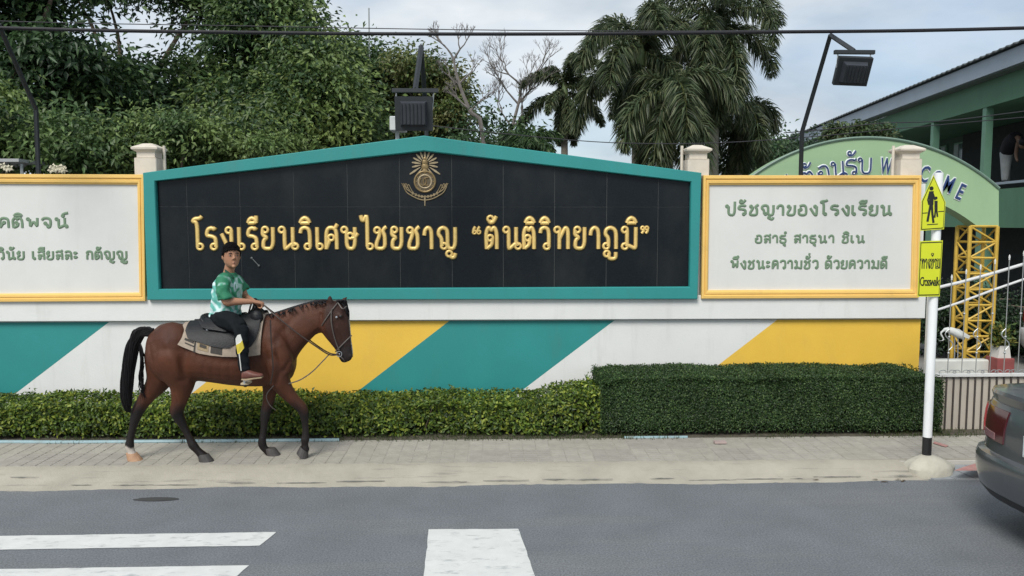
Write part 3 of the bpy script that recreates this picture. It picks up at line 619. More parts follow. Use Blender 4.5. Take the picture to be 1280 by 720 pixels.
q.loft([oval(hp(x, t), hp(x, b), hw, 24, 2.25, .12) for x, t, b, hw in tor])
q.ball(hp(216, 432, -.10), .20, .15, .22, 16); q.ball(hp(212, 432, .10), .20, .15, .22, 16)       # hindquarters
q.ball(hp(345, 440, -.12), .14, .11, .25, 14, M=Matrix.Rotation(R(-20), 3, 'Y')); q.ball(hp(345, 440, .12), .14, .11, .25, 14)        # shoulders
nk = [((322, 396), (352, 472), .15), ((336, 393.5), (367, 458), .145), ((350, 389.5), (372, 445), .12), ((364, 385), (379, 435), .10), ((379, 380.5), (387, 426), .085), ((393, 377), (395, 418), .078), ((405, 375), (404, 415), .075)]
q.loft([oval(hp(*a), hp(*b), w, 20, 2.2, .35) for a, b, w in nk])
HD = .0
hd = [((404, 377), (401, 402), .055), ((413, 374.5), (401, 411), .088), ((422, 377), (403, 416), .100), ((430, 383), (405, 419), .102), ((435, 392), (408, 423), .094), ((437.5, 403), (413, 429), .078), ((438.5, 415), (418.5, 436), .062),
      ((439.5, 427), (422, 442), .054), ((441, 437), (424, 448), .055), ((441.5, 444), (427, 452.5), .050), ((439, 450), (431, 453.5), .030)]
q.loft([oval(hp(*a, HD), hp(*b, HD), w, 20, 2.35) for a, b, w in hd])
q.ball(hp(409, 407, -.05), .07, .045, .085, 12); q.ball(hp(409, 407, .05), .07, .045, .085, 12)    # cheeks
for s in (-1, 1):
    q.ball(hp(425.5, 394, s * .088), .032, .022, .022, 10)                                   # brow
    q.ball(hp(438.5, 445, s * .036), .02, .018, .024, 8)                                     # nostril flare
    e0 = hp(414.5 if s < 0 else 428, 379 if s < 0 else 380, s * .045); e1 = hp(413.3 if s < 0 else 434.5, 368.5 if s < 0 else 371, s * .06); m_ = (e0 + e1) / 2 + Vector((-.012, 0, 0))
    q.tube([e0 - Vector((0, 0, .02)), m_, e1], [.026, .026, .004], 8, sub=4)
def leg(pts, dy0, dy1, sub=5):
    P = []; rr = []
    for i, (x, y, r) in enumerate(pts):
        t = i / (len(pts) - 1); P.append(hp(x, y, dy0 + (dy1 - dy0) * min(1, t * 1.6))); rr.append(r)
    q.tube(P, rr, 14, sub=sub)
RH = [(216, 422, .07), (216, 440, .175), (222, 462, .165), (227, 478, .125), (226, 492, .088), (223.5, 504, .068), (221, 514, .062), (224, 522, .053), (230.5, 535, .036), (237, 548, .034), (241, 556, .043), (246, 562, .036), (251, 567, .040), (256, 572, .050)]
LH = [(207, 422, .07), (206, 440, .175), (203, 462, .155), (197, 478, .112), (186.5, 492, .078), (178, 504, .064), (172.5, 513, .060), (169.5, 522, .050), (166, 535, .036), (163, 549, .035), (162, 556.5, .043), (163.5, 563, .035), (165.5, 568, .039), (167, 574, .048)]
LF = [(341, 440, .05), (340, 455, .12), (339, 474, .10), (337.5, 488, .070), (335.5, 502, .056), (333, 512, .052), (331.5, 519, .050), (330.5, 528, .037), (329, 542, .032), (327.5, 553, .041), (329.5, 559, .037), (334, 564, .034), (338, 568, .042), (340, 571, .046)]
RF = [(342, 434, .05), (344, 450, .12), (347, 468, .115), (353, 482, .088), (362, 494, .066), (370.5, 503, .056), (377, 509.5, .053), (380, 518, .045), (381.5, 530, .033), (382, 542, .034), (381.5, 549, .042), (381, 555, .033), (381.5, 560, .038), (382, 564, .042)]
leg(RH, -.11, -.06); leg(LH, .11, .05); leg(LF, .12, .06); leg(RF, -.12, -.08)
for L, s in ((RH, -.10), (LH, .08)):                       # hock point
    x, y, r = L[6]; q.ball(hp(x - 3.2, y - 1.5, s * .8), .035, .03, .05, 8)
me = remesh(q, .0115, 7, .5)
def near(co, P, w):
    d = np.full(len(co), 9e9)
    for p in P: d = np.minimum(d, ((co - np.array(p)) ** 2).sum(1))
    return np.exp(-d / w ** 2)
def horsecol(co):
    n = len(co); bay = np.array([.068, .0235, .0125]); dark = np.array([.012, .009, .009]); red = np.array([.125, .043, .018])
    z = co[:, 2]; x = co[:, 0]; nz = .5 + .5 * np.sin(x * 11 + z * 7) * np.sin(z * 13 + 2 * x)
    c = bay + (red - bay) * (nz * .35)[:, None]
    knee = hp(222, 505)[2]; k = np.clip((knee + .05 + .03 * np.sin(x * 30) - z) / .14, 0, 1)[:, None]; c = c * (1 - k) + dark * k
    muz = hp(434, 446); k = np.clip((1 - np.sqrt(((co - np.array(muz)) ** 2).sum(1)) / .21) * 1.8, 0, .95)[:, None]; c = c * (1 - k) + dark * 1.4 * k
    hx = hp(404, 400)[0]; k = np.clip((x - hx) / .10, 0, .55)[:, None] * (z > 1.05)[:, None]; c = c * (1 - k) + dark * 1.6 * k
    # narrow blaze down the front of the face
    A = [np.array(hp(a, b)) for a, b in ((432, 386), (437, 396), (438.7, 408), (439.5, 420), (440.7, 434), (442, 444))]
    k = np.clip(near(co, [A[0].tolist()] + [list(A[i] * (1 - t) + A[i + 1] * t) for i in range(5) for t in (0, .33, .66)], .022) * 1.6 - .35, 0, 1)[:, None]; k = k * (np.abs(co[:, 1] - (A[2][1] - .012)) < .030)[:, None]; c = c * (1 - k) + np.array([.55, .53, .5]) * k
    # white sock on the far hind foot
    s0 = hp(165, 566, .05); k = np.clip((hp(163, 559)[2] + .012 * np.sin(x * 60) - z) / .015, 0, 1) * (np.abs(x - s0[0]) < .12); k = k[:, None]; c = c * (1 - k) + np.array([.5, .45, .4]) * k
    # dark mealy lines: flank and girth
    return np.clip(c, 0, 1)
gv = np.empty(len(me.vertices) * 3); me.vertices.foreach_get('co', gv); gv = gv.reshape(-1, 3); nv = np.empty(len(gv) * 3); me.vertices.foreach_get('normal', nv); nv = nv.reshape(-1, 3)
def groove(pts, w, d, both=True):
    P = [np.array(hp(*p)) for p in pts]; best = np.full(len(gv), 9.)
    for a, b in zip(P[:-1], P[1:]):
        ab = (b - a)[[0, 2]]; t = np.clip(((gv[:, [0, 2]] - a[[0, 2]]) @ ab) / (ab @ ab), 0, 1); c = a[[0, 2]] + t[:, None] * ab; best = np.minimum(best, np.sqrt(((gv[:, [0, 2]] - c) ** 2).sum(1)))
    k = np.exp(-(best / w) ** 2) * np.clip(np.abs(nv[:, 1]) * 1.6 - .3, 0, 1); gv[:] = gv - nv * (k * d)[:, None]
groove([(334, 402), (330, 425), (336, 455), (343, 475)], .030, .016); groove([(352, 440), (358, 460), (352, 474)], .022, .012)
groove([(246, 420), (243, 445), (240, 468)], .040, .022); groove([(196, 428), (203, 450), (207, 476)], .020, .012); groove([(222, 425), (232, 448), (238, 465)], .03, -.012)
groove([(400, 412), (388, 424), (370, 446), (362, 458)], .020, .014); groove([(372, 392), (360, 408), (350, 425)], .03, .010); groove([(403, 392), (404, 404), (409, 418)], .014, .010)
groove([(424, 408), (430, 420), (434, 430)], .010, -.007); groove([(420, 402), (424, 414), (429, 428)], .010, .006); groove([(260, 440), (290, 446), (318, 445)], .03, .006); groove([(262, 470), (290, 474), (318, 474)], .02, .008)
for a_, b_ in (((268, 446), (264, 468)), ((278, 447), (275, 472)), ((288, 448), (286, 473)), ((298, 447), (297, 473))): groove([a_, b_], .012, .0035)
groove([(222, 498), (219, 512)], .010, .008); groove([(227, 484), (230, 498)], .012, .008); groove([(352, 484), (362, 496)], .012, .008); groove([(338, 488), (335, 505)], .010, .007); groove([(233, 536), (239, 550)], .006, .006); groove([(382, 524), (382, 544)], .006, .006)
me.vertices.foreach_set('co', gv.ravel()); me.update()
setcol(me, horsecol)
m_horse = mat('horse_coat', (0, 0, 0), rough=.52, var=.26, scale=4, attr='Col', bump=.5, bscale=140, spec=.26)
me.materials.append(m_horse)
hc = hp(270, 576)
horse = thing('horse', 'bay horse with black legs walking right along the pavement, saddled and bridled', 'horse', (hc.x, hc.y, .1))
link('body', me, horse)
m_hoof = mat('hoof_dark', (.055, .05, .048), rough=.6, var=.2, scale=30); m_hoofp = mat('hoof_pale', (.42, .25, .15), rough=.6, var=.2, scale=30)
m_black = mat('black_hair', (.008, .007, .008), rough=.55, var=.3, scale=30, spec=.25)
def hoof(x0, y0, x1, y1, dy, m, label=None, ang=0):
    A = hp(x0, y0, dy); B = hp(x1, y1, dy); M = Matrix.Rotation(ang, 3, 'Y'); q = MB(); H = .075; rings = []
    for t, rx, sh in ((0, .042, -.012), (.25, .046, -.006), (1, .060, .018)):
        rings.append([A + M @ Vector((sh + rx * 1.15 * math.cos(a), rx * math.sin(a), -t * H)) for a in [k * 2 * math.pi / 14 for k in range(14)]])
    o = q.loft(rings).build('hoof', m, horse, shade=False)
    if label: o['label'] = label
for pts, dy, m, lb in ((RH, -.06, m_hoof, None), (LH, .05, m_hoofp, 'pale hoof under a white sock'), (LF, .06, m_hoof, None)):
    x, y, r = pts[-1]; P = hp(x, y, dy)
    q = MB(); zt = .10 + .072; rings = []
    for t, rx, sh in ((0, .044, -.016), (.2, .048, -.01), (1, .060, .016)): rings.append([(P.x + sh + rx * 1.15 * math.cos(a), P.y + rx * math.sin(a), zt - t * (zt - .102)) for a in [k * 2 * math.pi / 14 for k in range(14)]])
    o = q.loft(rings).build('hoof', m, horse)
    if lb: o['label'] = lb
hoof(382, 562, 383, 570, -.08, m_hoof, 'hoof lifted off the ground', R(38))
# eyes, nostrils
m_eye = mat('dark_eye', (.01, .006, .005), rough=.05, var=0)
for s in (-1, 1):
    MB().ball(hp(425.5, 395.5, s * .098), .017, .012, .014, 10).build('eye', m_eye, horse, shade=True)
    MB().ball(hp(440, 445, s * .046), .009, .008, .014, 8).build('nostril', m_eye, horse)
# hair: tail, mane, forelock
def hair(name, roots, parent, m=m_black):
    q = MB()
    for P, r in roots: q.tube(P, r, 4, sub=4)
    return q.build(name, m, parent, shade=True)
rs = random.Random(4); T = []
cl = [(189, 416), (180, 414), (172, 419), (165, 436), (161, 458), (158.5, 480), (158, 498), (160, 511)]
wd = [.02, .030, .037, .044, .048, .047, .040, .018]
for i in range(800):
    a = rs.uniform(0, 2 * math.pi); k = math.sqrt(rs.random()); L = rs.choice([8, 8, 8, 7, 7, 6]); P = []; ph0 = rs.uniform(0, 6); 
    for j in range(L):
        f = wd[j] * k; P.append(hp(*cl[j]) + Vector((f * math.cos(a + .25 * j) + .012 * math.sin(ph0 + j * 1.1), f * .8 * math.sin(a + .25 * j), rs.uniform(-.04, .04))))
    T.append((P, [.006] + [.0042] * (L - 2) + [.001]))
for i in range(26):
    P = [hp(176 + rs.uniform(0, 4), 440 + rs.uniform(-4, 20)), hp(175 + rs.uniform(-1, 3), 465 + rs.uniform(-5, 5)), hp(177 + rs.uniform(-3, 3), 483), hp(181 + rs.uniform(-6, 5), 495 + rs.uniform(-6, 8))]; P = [p + Vector((0, rs.uniform(-.03, .03), 0)) for p in P]; P.insert(0, hp(172, 422)); T.append((P, [.005, .005, .004, .003, .001]))
hair('tail', T, horse)
T = []
crest = [(334, 393.2), (350, 389), (364, 384.5), (379, 380), (393, 376.2), (404, 374.2), (409, 374.2)]
for i in range(420):
    t = rs.random() * 5.99; j = int(t); f = t - j; x = crest[j][0] * (1 - f) + crest[j + 1][0] * f; y = crest[j][1] * (1 - f) + crest[j + 1][1] * f
    s = 1 if rs.random() < .93 else -1; l = rs.uniform(.05, .16) if s > 0 else rs.uniform(.01, .022)
    b = hp(x, y + 2.0); T.append(([b, b + Vector((rs.uniform(-.01, .02), s * .02, .002)), b + Vector((rs.uniform(-.01, .03), s * .07, -l * .5)), b + Vector((rs.uniform(-.01, .04), s * .09, -l))], [.007, .007, .005, .002]))
for i in range(50):
    b = hp(424 + rs.uniform(-4, 5), 376.5 + rs.uniform(0, 2), rs.uniform(-.03, .03)); T.append(([b, b + Vector((.03, 0, .008)), hp(433.5 + rs.uniform(-2, 2), 388 + rs.uniform(-3, 2), rs.uniform(-.04, .03)), hp(435 + rs.uniform(-3, 2), 396 + rs.uniform(-4, 5), rs.uniform(-.04, .02))], [.006, .006, .005, .002]))
T.append(([hp(x, y + 1.2, .006) for x, y in crest], [.012, .015, .016, .016, .015, .012, .006]))
hair('mane', T, horse)

# ---- bridle and reins
m_strap = mat('bridle_leather', (.10, .085, .075), rough=.5, var=.2, scale=40); m_rein = mat('rein_leather', (.035, .022, .018), rough=.6, var=.2, scale=40)
m_steel = mat('bit_steel', (.7, .7, .7), rough=.25, metal=1, var=0)
bd = thing('bridle', 'brown leather bridle with a steel bit and reins on the horse', 'bridle', hp(420, 410))
def wrapring(a, b, hw, grow, name, m, r=.006, parent=bd):
    T_, B_ = Vector(hp(*a)), Vector(hp(*b)); d = (T_ - B_).normalized() * grow
    P = oval(T_ + d, B_ - d, hw + grow, 24, 2.3); return MB().tube(P + [P[0]], r, 5).build(name, m, parent, shade=True)
wrapring((438.7, 420), (420, 439), .060, .006, 'noseband', m_strap)
wrapring((423, 378), (402.5, 408), .098, .008, 'headstall', m_strap)
for s in (-1, 1):
    MB().tube([hp(414.5, 386, s * .100), hp(414, 400, s * .112), hp(416, 414, s * .098), hp(420, 428, s * .072), hp(424, 438, s * .062)], .006, 5, sub=3).build('cheek_strap', m_strap, bd, shade=True)
    MB().tube([hp(423, 379, s * .07), hp(428, 386, s * .105), hp(432, 384, s * .06), hp(433, 382.5, 0)], .006, 5, sub=3).build('browband', m_strap, bd, shade=True)
    c = hp(424, 442.5, s * .068); MB().tube([c + Vector((.026 * math.cos(a), 0, .026 * math.sin(a))) for a in [k * math.pi / 6 for k in range(13)]], .0055, 5).build('bit_ring', m_steel, bd, shade=True)
    MB().ball(hp(420.5, 396.5, s * .108), .011, .006, .011, 8).build('buckle', m_steel, bd)
MB().tube([hp(424, 442.5, -.068), hp(424, 443, .068)], .008, 6).build('bit_bar', m_steel, bd)
MB().tube([hp(424, 444, -.07), hp(429, 449, -.06), hp(431, 452, -.02), hp(429, 449, .05)], .005, 5, sub=3).build('chin_strap', m_strap, bd)
for s in (-1, 1):
    yy = -.16 if s < 0 else .13
    MB().tube([hp(424, 443, s * .07), hp(412, 441.5 if s > 0 else 443.5, s * .12), hp(395, 431 - (0 if s > 0 else -2), s * .15), hp(370, 412 + (0 if s > 0 else 3), yy), hp(345, 393 + (0 if s > 0 else 2), yy * .9), hp(330, 381.5, -.06 if s < 0 else .02)], .0065, 5, sub=4).build('rein', m_rein, bd, shade=True)
MB().tube([hp(412, 442.5, -.10), hp(403, 452, -.13), hp(390, 465, -.13), hp(375, 475, -.14), hp(360, 480, -.15), hp(350, 484, -.14)], .006, 5, sub=4).build('lead_strap', m_strap, bd, shade=True)
MB().tube([hp(338, 400, -.235), hp(339, 425, -.255), hp(341, 450, -.27), hp(341, 466, -.255), hp(338, 480, -.22)], .007, 5, sub=3).build('breast_strap', m_rein, bd, shade=True)
MB().tube([hp(342, 482, -.20), hp(333, 494, -.21), hp(337, 506, -.20), hp(345, 513, -.17)], .0045, 5, sub=4).build('hanging_cord', m_strap, bd, shade=True)

# ---- saddle blanket and saddle
def onflank(px, py, out):
    """point on the barrel surface, camera side, 'out' metres proud"""
    t = np.interp(px, [a[0] for a in tor], [a[1] for a in tor]); b = np.interp(px, [a[0] for a in tor], [a[2] for a in tor]); hw = np.interp(px, [a[0] for a in tor], [a[3] for a in tor])
    c = (t + b) / 2; u = (b - t) / 2; k = max(-.999, min(.999, (c - py) / u)); s = (1 - abs(k) ** 2.25) ** (1 / 2.25)
    return hw * s * (1 - .12 * k) + out, k
def drape(pxs, bottoms, out, thick, name, m, parent, side=-1, ntop=12, lift=0.):
    """sheet over the back: from the spine down to bottoms[i]"""
    q = MB(); rows = []
    for lay in (out + thick, out):
        g = []
        for px, pb in zip(pxs, bottoms):
            t = np.interp(px, [a[0] for a in tor], [a[1] for a in tor]); r = []
            for j in range(ntop + 1):
                f = j / ntop; py = t + (pb - t) * f ** 1.35; o_, k = onflank(px, max(py, t + .02), lay)
                P = hp(px, py, 0); P.y += side * o_; P.z += (lay + lift) * max(0, k) ** 3; r.append(P)
            g.append(r)
        rows.append(g)
    n, m_ = len(pxs), ntop + 1; V = [p for g in rows for r in g for p in r]; Fs = []; off = n * m_
    for i in range(n - 1):
        for j in range(m_ - 1):
            a = i * m_ + j; Fs.append((a, a + 1, a + m_ + 1, a + m_)); Fs.append((off + a, off + a + m_, off + a + m_ + 1, off + a + 1))
    for i in range(n - 1): a = i * m_ + m_ - 1; Fs.append((a, off + a, off + a + m_, a + m_)); a = i * m_; Fs.append((a, a + m_, off + a + m_, off + a))
    for j in range(m_ - 1): Fs.append((j, off + j, off + j + 1, j + 1)); a = (n - 1) * m_ + j; Fs.append((a, a + 1, off + a + 1, off + a))
    q.add(V, Fs); return q.build(name, m, parent, shade=True)
m_pad = mat('felt_beige', (.34, .28, .22), rough=.95, var=.15, scale=25, bump=.4, bscale=200)
sp = hp(285, 404)
bl = thing('saddle_blanket', 'beige woven saddle blanket with dark patterned blocks under the black saddle', 'saddle blanket', sp)
pxs = [234, 240, 250, 262, 275, 290, 305, 320, 334]
for sd in (-1, 1): drape(pxs, [426, 428.5, 432, 436, 438, 439.5, 440, 440, 438.5], .006, .014, 'blanket_cloth', m_pad, bl, sd)
m_pat = mat('blanket_dark', (.05, .045, .04), rough=.95, var=.2, scale=30); m_patb = mat('blanket_buff', (.30, .23, .14), rough=.95, var=.2, scale=30)
def patch(pts, out, name, m, parent, th=.004, side=-1):
    q = MB(); V = [];
    for lay in (out + th, out):
        for x, y in pts: o_, k = onflank(x, y, lay); P = hp(x, y); P.y += side * o_; V.append(P)
    n = len(pts); q.add(V, [tuple(range(n)), tuple(range(2 * n - 1, n - 1, -1))] + [(i, i + n, (i + 1) % n + n, (i + 1) % n) for i in range(n)]); return q.build(name, m, parent)
patch([(259, 422), (259.5, 431), (273, 434), (273, 425)], .021, 'woven_block', m_patb, bl); patch([(262, 424.5), (262.3, 427.8), (270.5, 430), (270.5, 427)], .026, 'woven_mark', m_pat, bl)
patch([(242, 418), (242, 420.5), (254, 424.5), (254, 422)], .021, 'woven_mark', m_pat, bl); patch([(243, 423), (243, 424.2), (255, 428.5), (255, 427.2)], .021, 'woven_mark', m_pat, bl); patch([(254.8, 421), (254.8, 434), (257, 434.6), (257, 422)], .021, 'woven_block', m_pat, bl); patch([(276, 426), (276, 435), (290, 437.5), (290, 428)], .021, 'woven_block', m_pat, bl)
m_lea = mat('black_leather', (.010, .011, .013), rough=.5, var=.3, scale=14, bump=.3, bscale=90, spec=.3)
sa = thing('saddle', 'black leather western saddle with high pommel on the bay horse', 'saddle', sp)
for sd in (-1, 1):
    drape([241, 246, 254, 264, 276, 288, 298, 306], [412, 419, 421.5, 424, 427, 429, 429, 424], .024, .012, 'skirt', m_lea, sa, sd)
    drape([300, 305, 311, 318, 324, 329, 331.5], [412, 424, 430, 431, 428, 420, 408], .036, .010, 'front_skirt', m_lea, sa, sd)
    drape([255, 262, 270, 280, 292, 304], [405.5, 410, 411.5, 412, 413, 411], .034, .030, 'seat_jockey', m_lea, sa, sd)
q = MB(); 
q.loft([oval(hp(x, t), hp(x, b), hw, 16, 2.3) for x, t, b, hw in ((254.5, 391.5, 399, .10), (257, 391.5, 402, .15), (262, 395, 407, .17), (268, 399, 410, .17), (278, 402, 412, .16), (292, 401, 412, .15), (304, 396, 410, .14), (313, 388, 408, .13), (320, 384, 406, .15), (326, 386, 404, .15), (330, 393, 402, .12))])
q.tube([hp(318, 392), hp(319, 384), hp(319.5, 378)], [.045, .028, .022], 10, sub=3); q.ball(hp(319.5, 376.5), .045, .045, .016, 12)
q.ball(hp(321, 397, -.12), .062, .05, .075, 12); q.ball(hp(321, 397, .12), .062, .05, .075, 12)
me = remesh(q, .009, 5); me.materials.append(m_lea); link('tree', me, sa)
MB().tube([hp(311, 391, -.12), hp(314, 380, -.05), hp(317, 374.5, 0), hp(321, 374.5, 0), hp(327, 386, .05)], .009, 6, sub=3).build('handle_strap', m_lea, sa, shade=True)
for (x, y) in ((317, 405.5), (318.5, 418), (268, 409), (316, 411)): o_, k = onflank(x, y, .05); P = hp(x, y); P.y -= o_ + .005; MB().ball(P, .012, .006, .012, 8).build('concho', m_steel, sa)
for sd in (-1, 1):
    Y = lambda x, y, e: (lambda P: Vector((P.x, P.y + sd * (onflank(x, y, e)[0]), P.z)))(hp(x, y))
    a = [Y(313, 412, .05), Y(316, 430, .06), Y(318, 446, .07), Y(319, 455, .075)]
    MB().tube(a, [.03, .026, .018, .012], 6, sub=3).build('stirrup_leather', m_lea, sa, shade=True)
    c = Y(320.5, 462, .10); st = MB().tube([c + Vector((.0 + dx, dy, dz)) for dx, dy, dz in ((0, 0, .085), (.0, -.045, .06), (0, -.06, -.02), (0, -.058, -.055), (0, .058, -.055), (0, .06, -.02), (0, .045, .06), (0, 0, .085))], .010, 6).build('stirrup', mat('stirrup_metal', (.55, .56, .56), rough=.4, metal=.7), sa, shade=True)
    MB().box(c.x - .035, c.x + .035, c.y - .06, c.y + .06, c.z - .072, c.z - .052, bev=.004).build('tread', mat('tread_buff', (.4, .33, .22), rough=.8), st)
    MB().tube([Y(313.5, 438, .03), Y(314, 455, .02), Y(313, 478, .012)], .022, 6).build('cinch', m_lea, sa, shade=True)

# ------------------------------------------------------------------ rider
def rp(px, py, dy=0.): return at(px, py, HY(280) + dy)
rider = thing('person', 'boy in a green and white patterned shirt and black trousers riding the horse', 'person', rp(276, 400))
m_skin = mat('skin', (.27, .125, .075), rough=.5, var=.08, scale=20, attr='Col', spec=.35)
q = MB()
FY = -R(57)      # face turned from the walking direction towards the road
hc_ = rp(289.2, 319.2, -.02); HM = Matrix.Rotation(FY, 3, 'Z')   # local x = forward of the face
def hl(x, y, z): return hc_ + HM @ Vector((x, y, z))
def hring(z, fx_, bx, w, n=18, p=2.2):
    r = []
    for k in range(n):
        a = 2 * math.pi * k / n; c, s = math.cos(a), math.sin(a); e = 2 / p
        X = math.copysign(abs(c) ** e, c) * (fx_ if c > 0 else bx); r.append(hl(X, math.copysign(abs(s) ** e, s) * w, z))
    return r
q.loft([hring(z, f, b, w) for z, f, b, w in ((-.112, .060, -.0, .020), (-.107, .072, .02, .034), (-.092, .080, .04, .050), (-.07, .083, .065, .063), (-.04, .085, .082, .071), (-.01, .084, .092, .073), (.02, .086, .096, .075), (.055, .080, .094, .072), (.085, .062, .078, .060), (.108, .035, .045, .035), (.116, .012, .016, .012))])
q.tube([hl(.080, 0, .012), hl(.089, 0, -.010), hl(.097, 0, -.028)], [.007, .009, .012], 8, sub=2)       # nose
for s in (-1, 1): q.ball(hl(.090, s * .011, -.031), .008, .008, .007, 8)
q.ball(hl(.078, 0, -.064), .011, .019, .0065, 10); q.ball(hl(.077, 0, -.074), .010, .016, .0065, 10)
q.ball(hl(.076, 0, -.100), .018, .022, .016, 10)
for s in (-1, 1):
    c = hl(-.008, s * .077, -.012); q.ball(c, .020, .010, .030, 10, M=HM @ Matrix.Rotation(R(8), 3, 'Y'))
q.tube([rp(285.5, 345, .02), rp(286.5, 338, .01), rp(288, 330, -.0), hl(-.01, 0, -.05)], [.060, .048, .046, .045], 14, sub=3)
# arms
def hand(W, D, side, up):
    """palm and five bent fingers closing downwards round the rein"""
    D = D.normalized(); S = D.cross(Vector((0, 0, 1))).normalized() * side; N = Vector((0, 0, 1))
    K = W + D * .065
    q.loft([oval(W + D * t + N * th, W + D * t - N * th, .001, 12) if False else [W + D * t + S * (w * math.cos(a)) + N * (th * math.sin(a)) for a in [k * math.pi / 6 for k in range(12)]] for t, w, th in ((-.02, .024, .019), (.01, .028, .018), (.04, .036, .016), (.07, .037, .014), (.078, .03, .01))])
    for i, l in enumerate((.040, .046, .043, .034)):
        b = K + S * (-.028 + .0185 * i); q.tube([b, b + D * l * .6 + N * -.004, b + D * l * .75 + N * -.028, b + D * l * .25 + N * -.045, b - D * .004 + N * -.040], [.0095, .009, .0085, .008, .007], 8, sub=2)
    b = W + D * .018 - S * .03; q.tube([b, b + D * .028 - S * .014 - N * .008, b + D * .050 - S * .004 - N * .024, b + D * .055 + S * .012 - N * .034], [.013, .011, .010, .008], 8, sub=2)
elN = rp(283, 377.5, -.21); wrN = rp(314.5, 377, -.12)
q.tube([rp(279.5, 366, -.205), elN, elN.lerp(wrN, .3) + Vector((0, 0, .003)), wrN], [.037, .037, .036, .024], 12, sub=4); hand(wrN, rp(327, 379.5, -.07) - wrN, 1, 0)
elF = rp(307, 371, .16); wrF = rp(317, 376.5, .02)
q.tube([rp(303, 362, .17), elF, wrF], [.036, .035, .024], 12, sub=4); hand(wrF, rp(329, 379, -.01) - wrF, -1, 0)
me = remesh(q, .0048, 3, .4)
lip = [list(hl(.088, y, -.067)) for y in (-.012, 0, .012)]
def skincol(co):
    c = np.tile(np.array([.37, .19, .115]), (len(co), 1)); k = (near(co, lip, .010) * .5)[:, None]; c = c * (1 - k) + np.array([.24, .10, .08]) * k
    k = (near(co, [list(hl(.075, s * .045, -.03)) for s in (-1, 1)], .025) * .25)[:, None]; c = c * (1 - k) + np.array([.36, .15, .09]) * k
    k = np.clip((near(co, [list(hl(.08, s * .031, .004)) for s in (-1, 1)], .016)) * .35, 0, 1)[:, None]; return c * (1 - k) + np.array([.16, .07, .05]) * k
setcol(me, skincol); me.materials.append(m_skin); link('body', me, rider)
m_ew = mat('eye_white', (.22, .19, .17), rough=.2, var=0)
for s in (-1, 1):
    e = MB().ball(hl(.0725, s * .031, .001), .012, .012, .0048, 10, M=HM).build('eye', m_ew, rider, shade=True)
    MB().ball(hl(.0815, s * .031, .001), .0045, .0065, .006, 8, M=HM).build('iris', m_eye, e, shade=True)
    MB().tube([hl(.082, s * .015, .020), hl(.086, s * .030, .025), hl(.076, s * .046, .019)], [.003, .004, .002], 6, sub=2).build('eyebrow', m_black, rider)
# short hair: cap plus many short tufts
HT = Matrix.Rotation(-R(27), 3, 'Y')
def hm(x, y, z): v = HT @ Vector((x, y, z)); return hl(v.x - .008, v.y, v.z + .018)
q = MB(); rings = []
for zf, k in ((-.10, .93), (-.02, .985), (.12, 1.0), (.3, 1.0), (.5, 1.0), (.7, 1.0), (.85, 1.0), (.95, 1.0), (.995, 1.0)):
    rr_ = math.sqrt(max(0, 1 - zf * zf)) * k; rings.append([hm(.1035 * rr_ * math.cos(a), .0815 * rr_ * math.sin(a), .108 * zf) for a in [2 * math.pi * t / 24 for t in range(24)]])
q.loft(rings)
for i in range(620):
    th = rs.uniform(0, 2 * math.pi); zf = rs.uniform(-.10, 1) if rs.random() < .75 else rs.uniform(-.12, .05); rr_ = math.sqrt(1 - zf * zf)
    X, Yq, Z = .101 * rr_ * math.cos(th), .079 * rr_ * math.sin(th), .106 * zf; d = Vector((X, Yq, Z)).normalized(); b = Vector((X, Yq, Z)); e = b + d * rs.uniform(.004, .011) + Vector((rs.uniform(0, .010), rs.uniform(-.006, .006), -.010 if zf < .1 else -.002))
    q.tube([hm(*(b - d * .008)), hm(*b), hm(*e)], [.006, .005, .0015], 4)
for sgn_ in (-1, 1):
    for i in range(14): x = rs.uniform(.0, .022); q.tube([hl(x, sgn_ * .076, .03), hl(x, sgn_ * .078, .008), hl(x + .002, sgn_ * .077, rs.uniform(-.02, -.004))], [.005, .004, .0015], 4)
me = remesh(q, .0042, 0, .3); me.materials.append(mat('boy_hair', (.005, .0045, .005), rough=.9, var=.2, scale=60, bump=.8, bscale=240, spec=.1)); link('hair', me, rider)
# shirt
def ell(c, a, b, yaw=0, n=20, tilt=0, p=2.3):
    r = []
    for k in range(n):
        t = 2 * math.pi * k / n; cc, ss = math.cos(t), math.sin(t); e = 2 / p; v = Vector((math.copysign(abs(cc) ** e, cc) * a, math.copysign(abs(ss) ** e, ss) * b, 0)); r.append(Vector(c) + Matrix.Rotation(yaw, 3, 'Z') @ (Matrix.Rotation(tilt, 3, 'Y') @ v))
    return r
TY = -R(14); q = MB()
q.loft([ell(rp(x, y), a, b, TY, tilt=tl) for x, y, a, b, tl in ((281, 401, .115, .150, 0), (281.5, 395, .125, .160, 0), (282, 386, .122, .155, .02), (283, 374, .118, .155, .04), (284.5, 363, .117, .165, .05), (285.5, 354, .108, .172, .06), (286, 348, .085, .150, .08), (286.5, 343.5, .065, .095, .1), (287, 340.5, .055, .06, .1))])
q.tube([rp(284, 349, -.06), rp(280, 350, -.14), rp(278, 356, -.185), rp(279.5, 366, -.21), rp(281.5, 374, -.215)], [.055, .068, .062, .062, .066], 14, sub=3)
q.tube([rp(289, 349, .06), rp(295, 351, .14), rp(300, 357, .17), rp(305, 364, .172)], [.055, .064, .060, .060], 14, sub=3)
me = remesh(q, .008, 4, .5)
SE = [np.array(rp(x, y, d)) for x, y, d in ((278, 354, -.17), (279.5, 364, -.21), (281, 372, -.215), (302, 360, .17), (305, 364, .172), (297, 353, .15))]
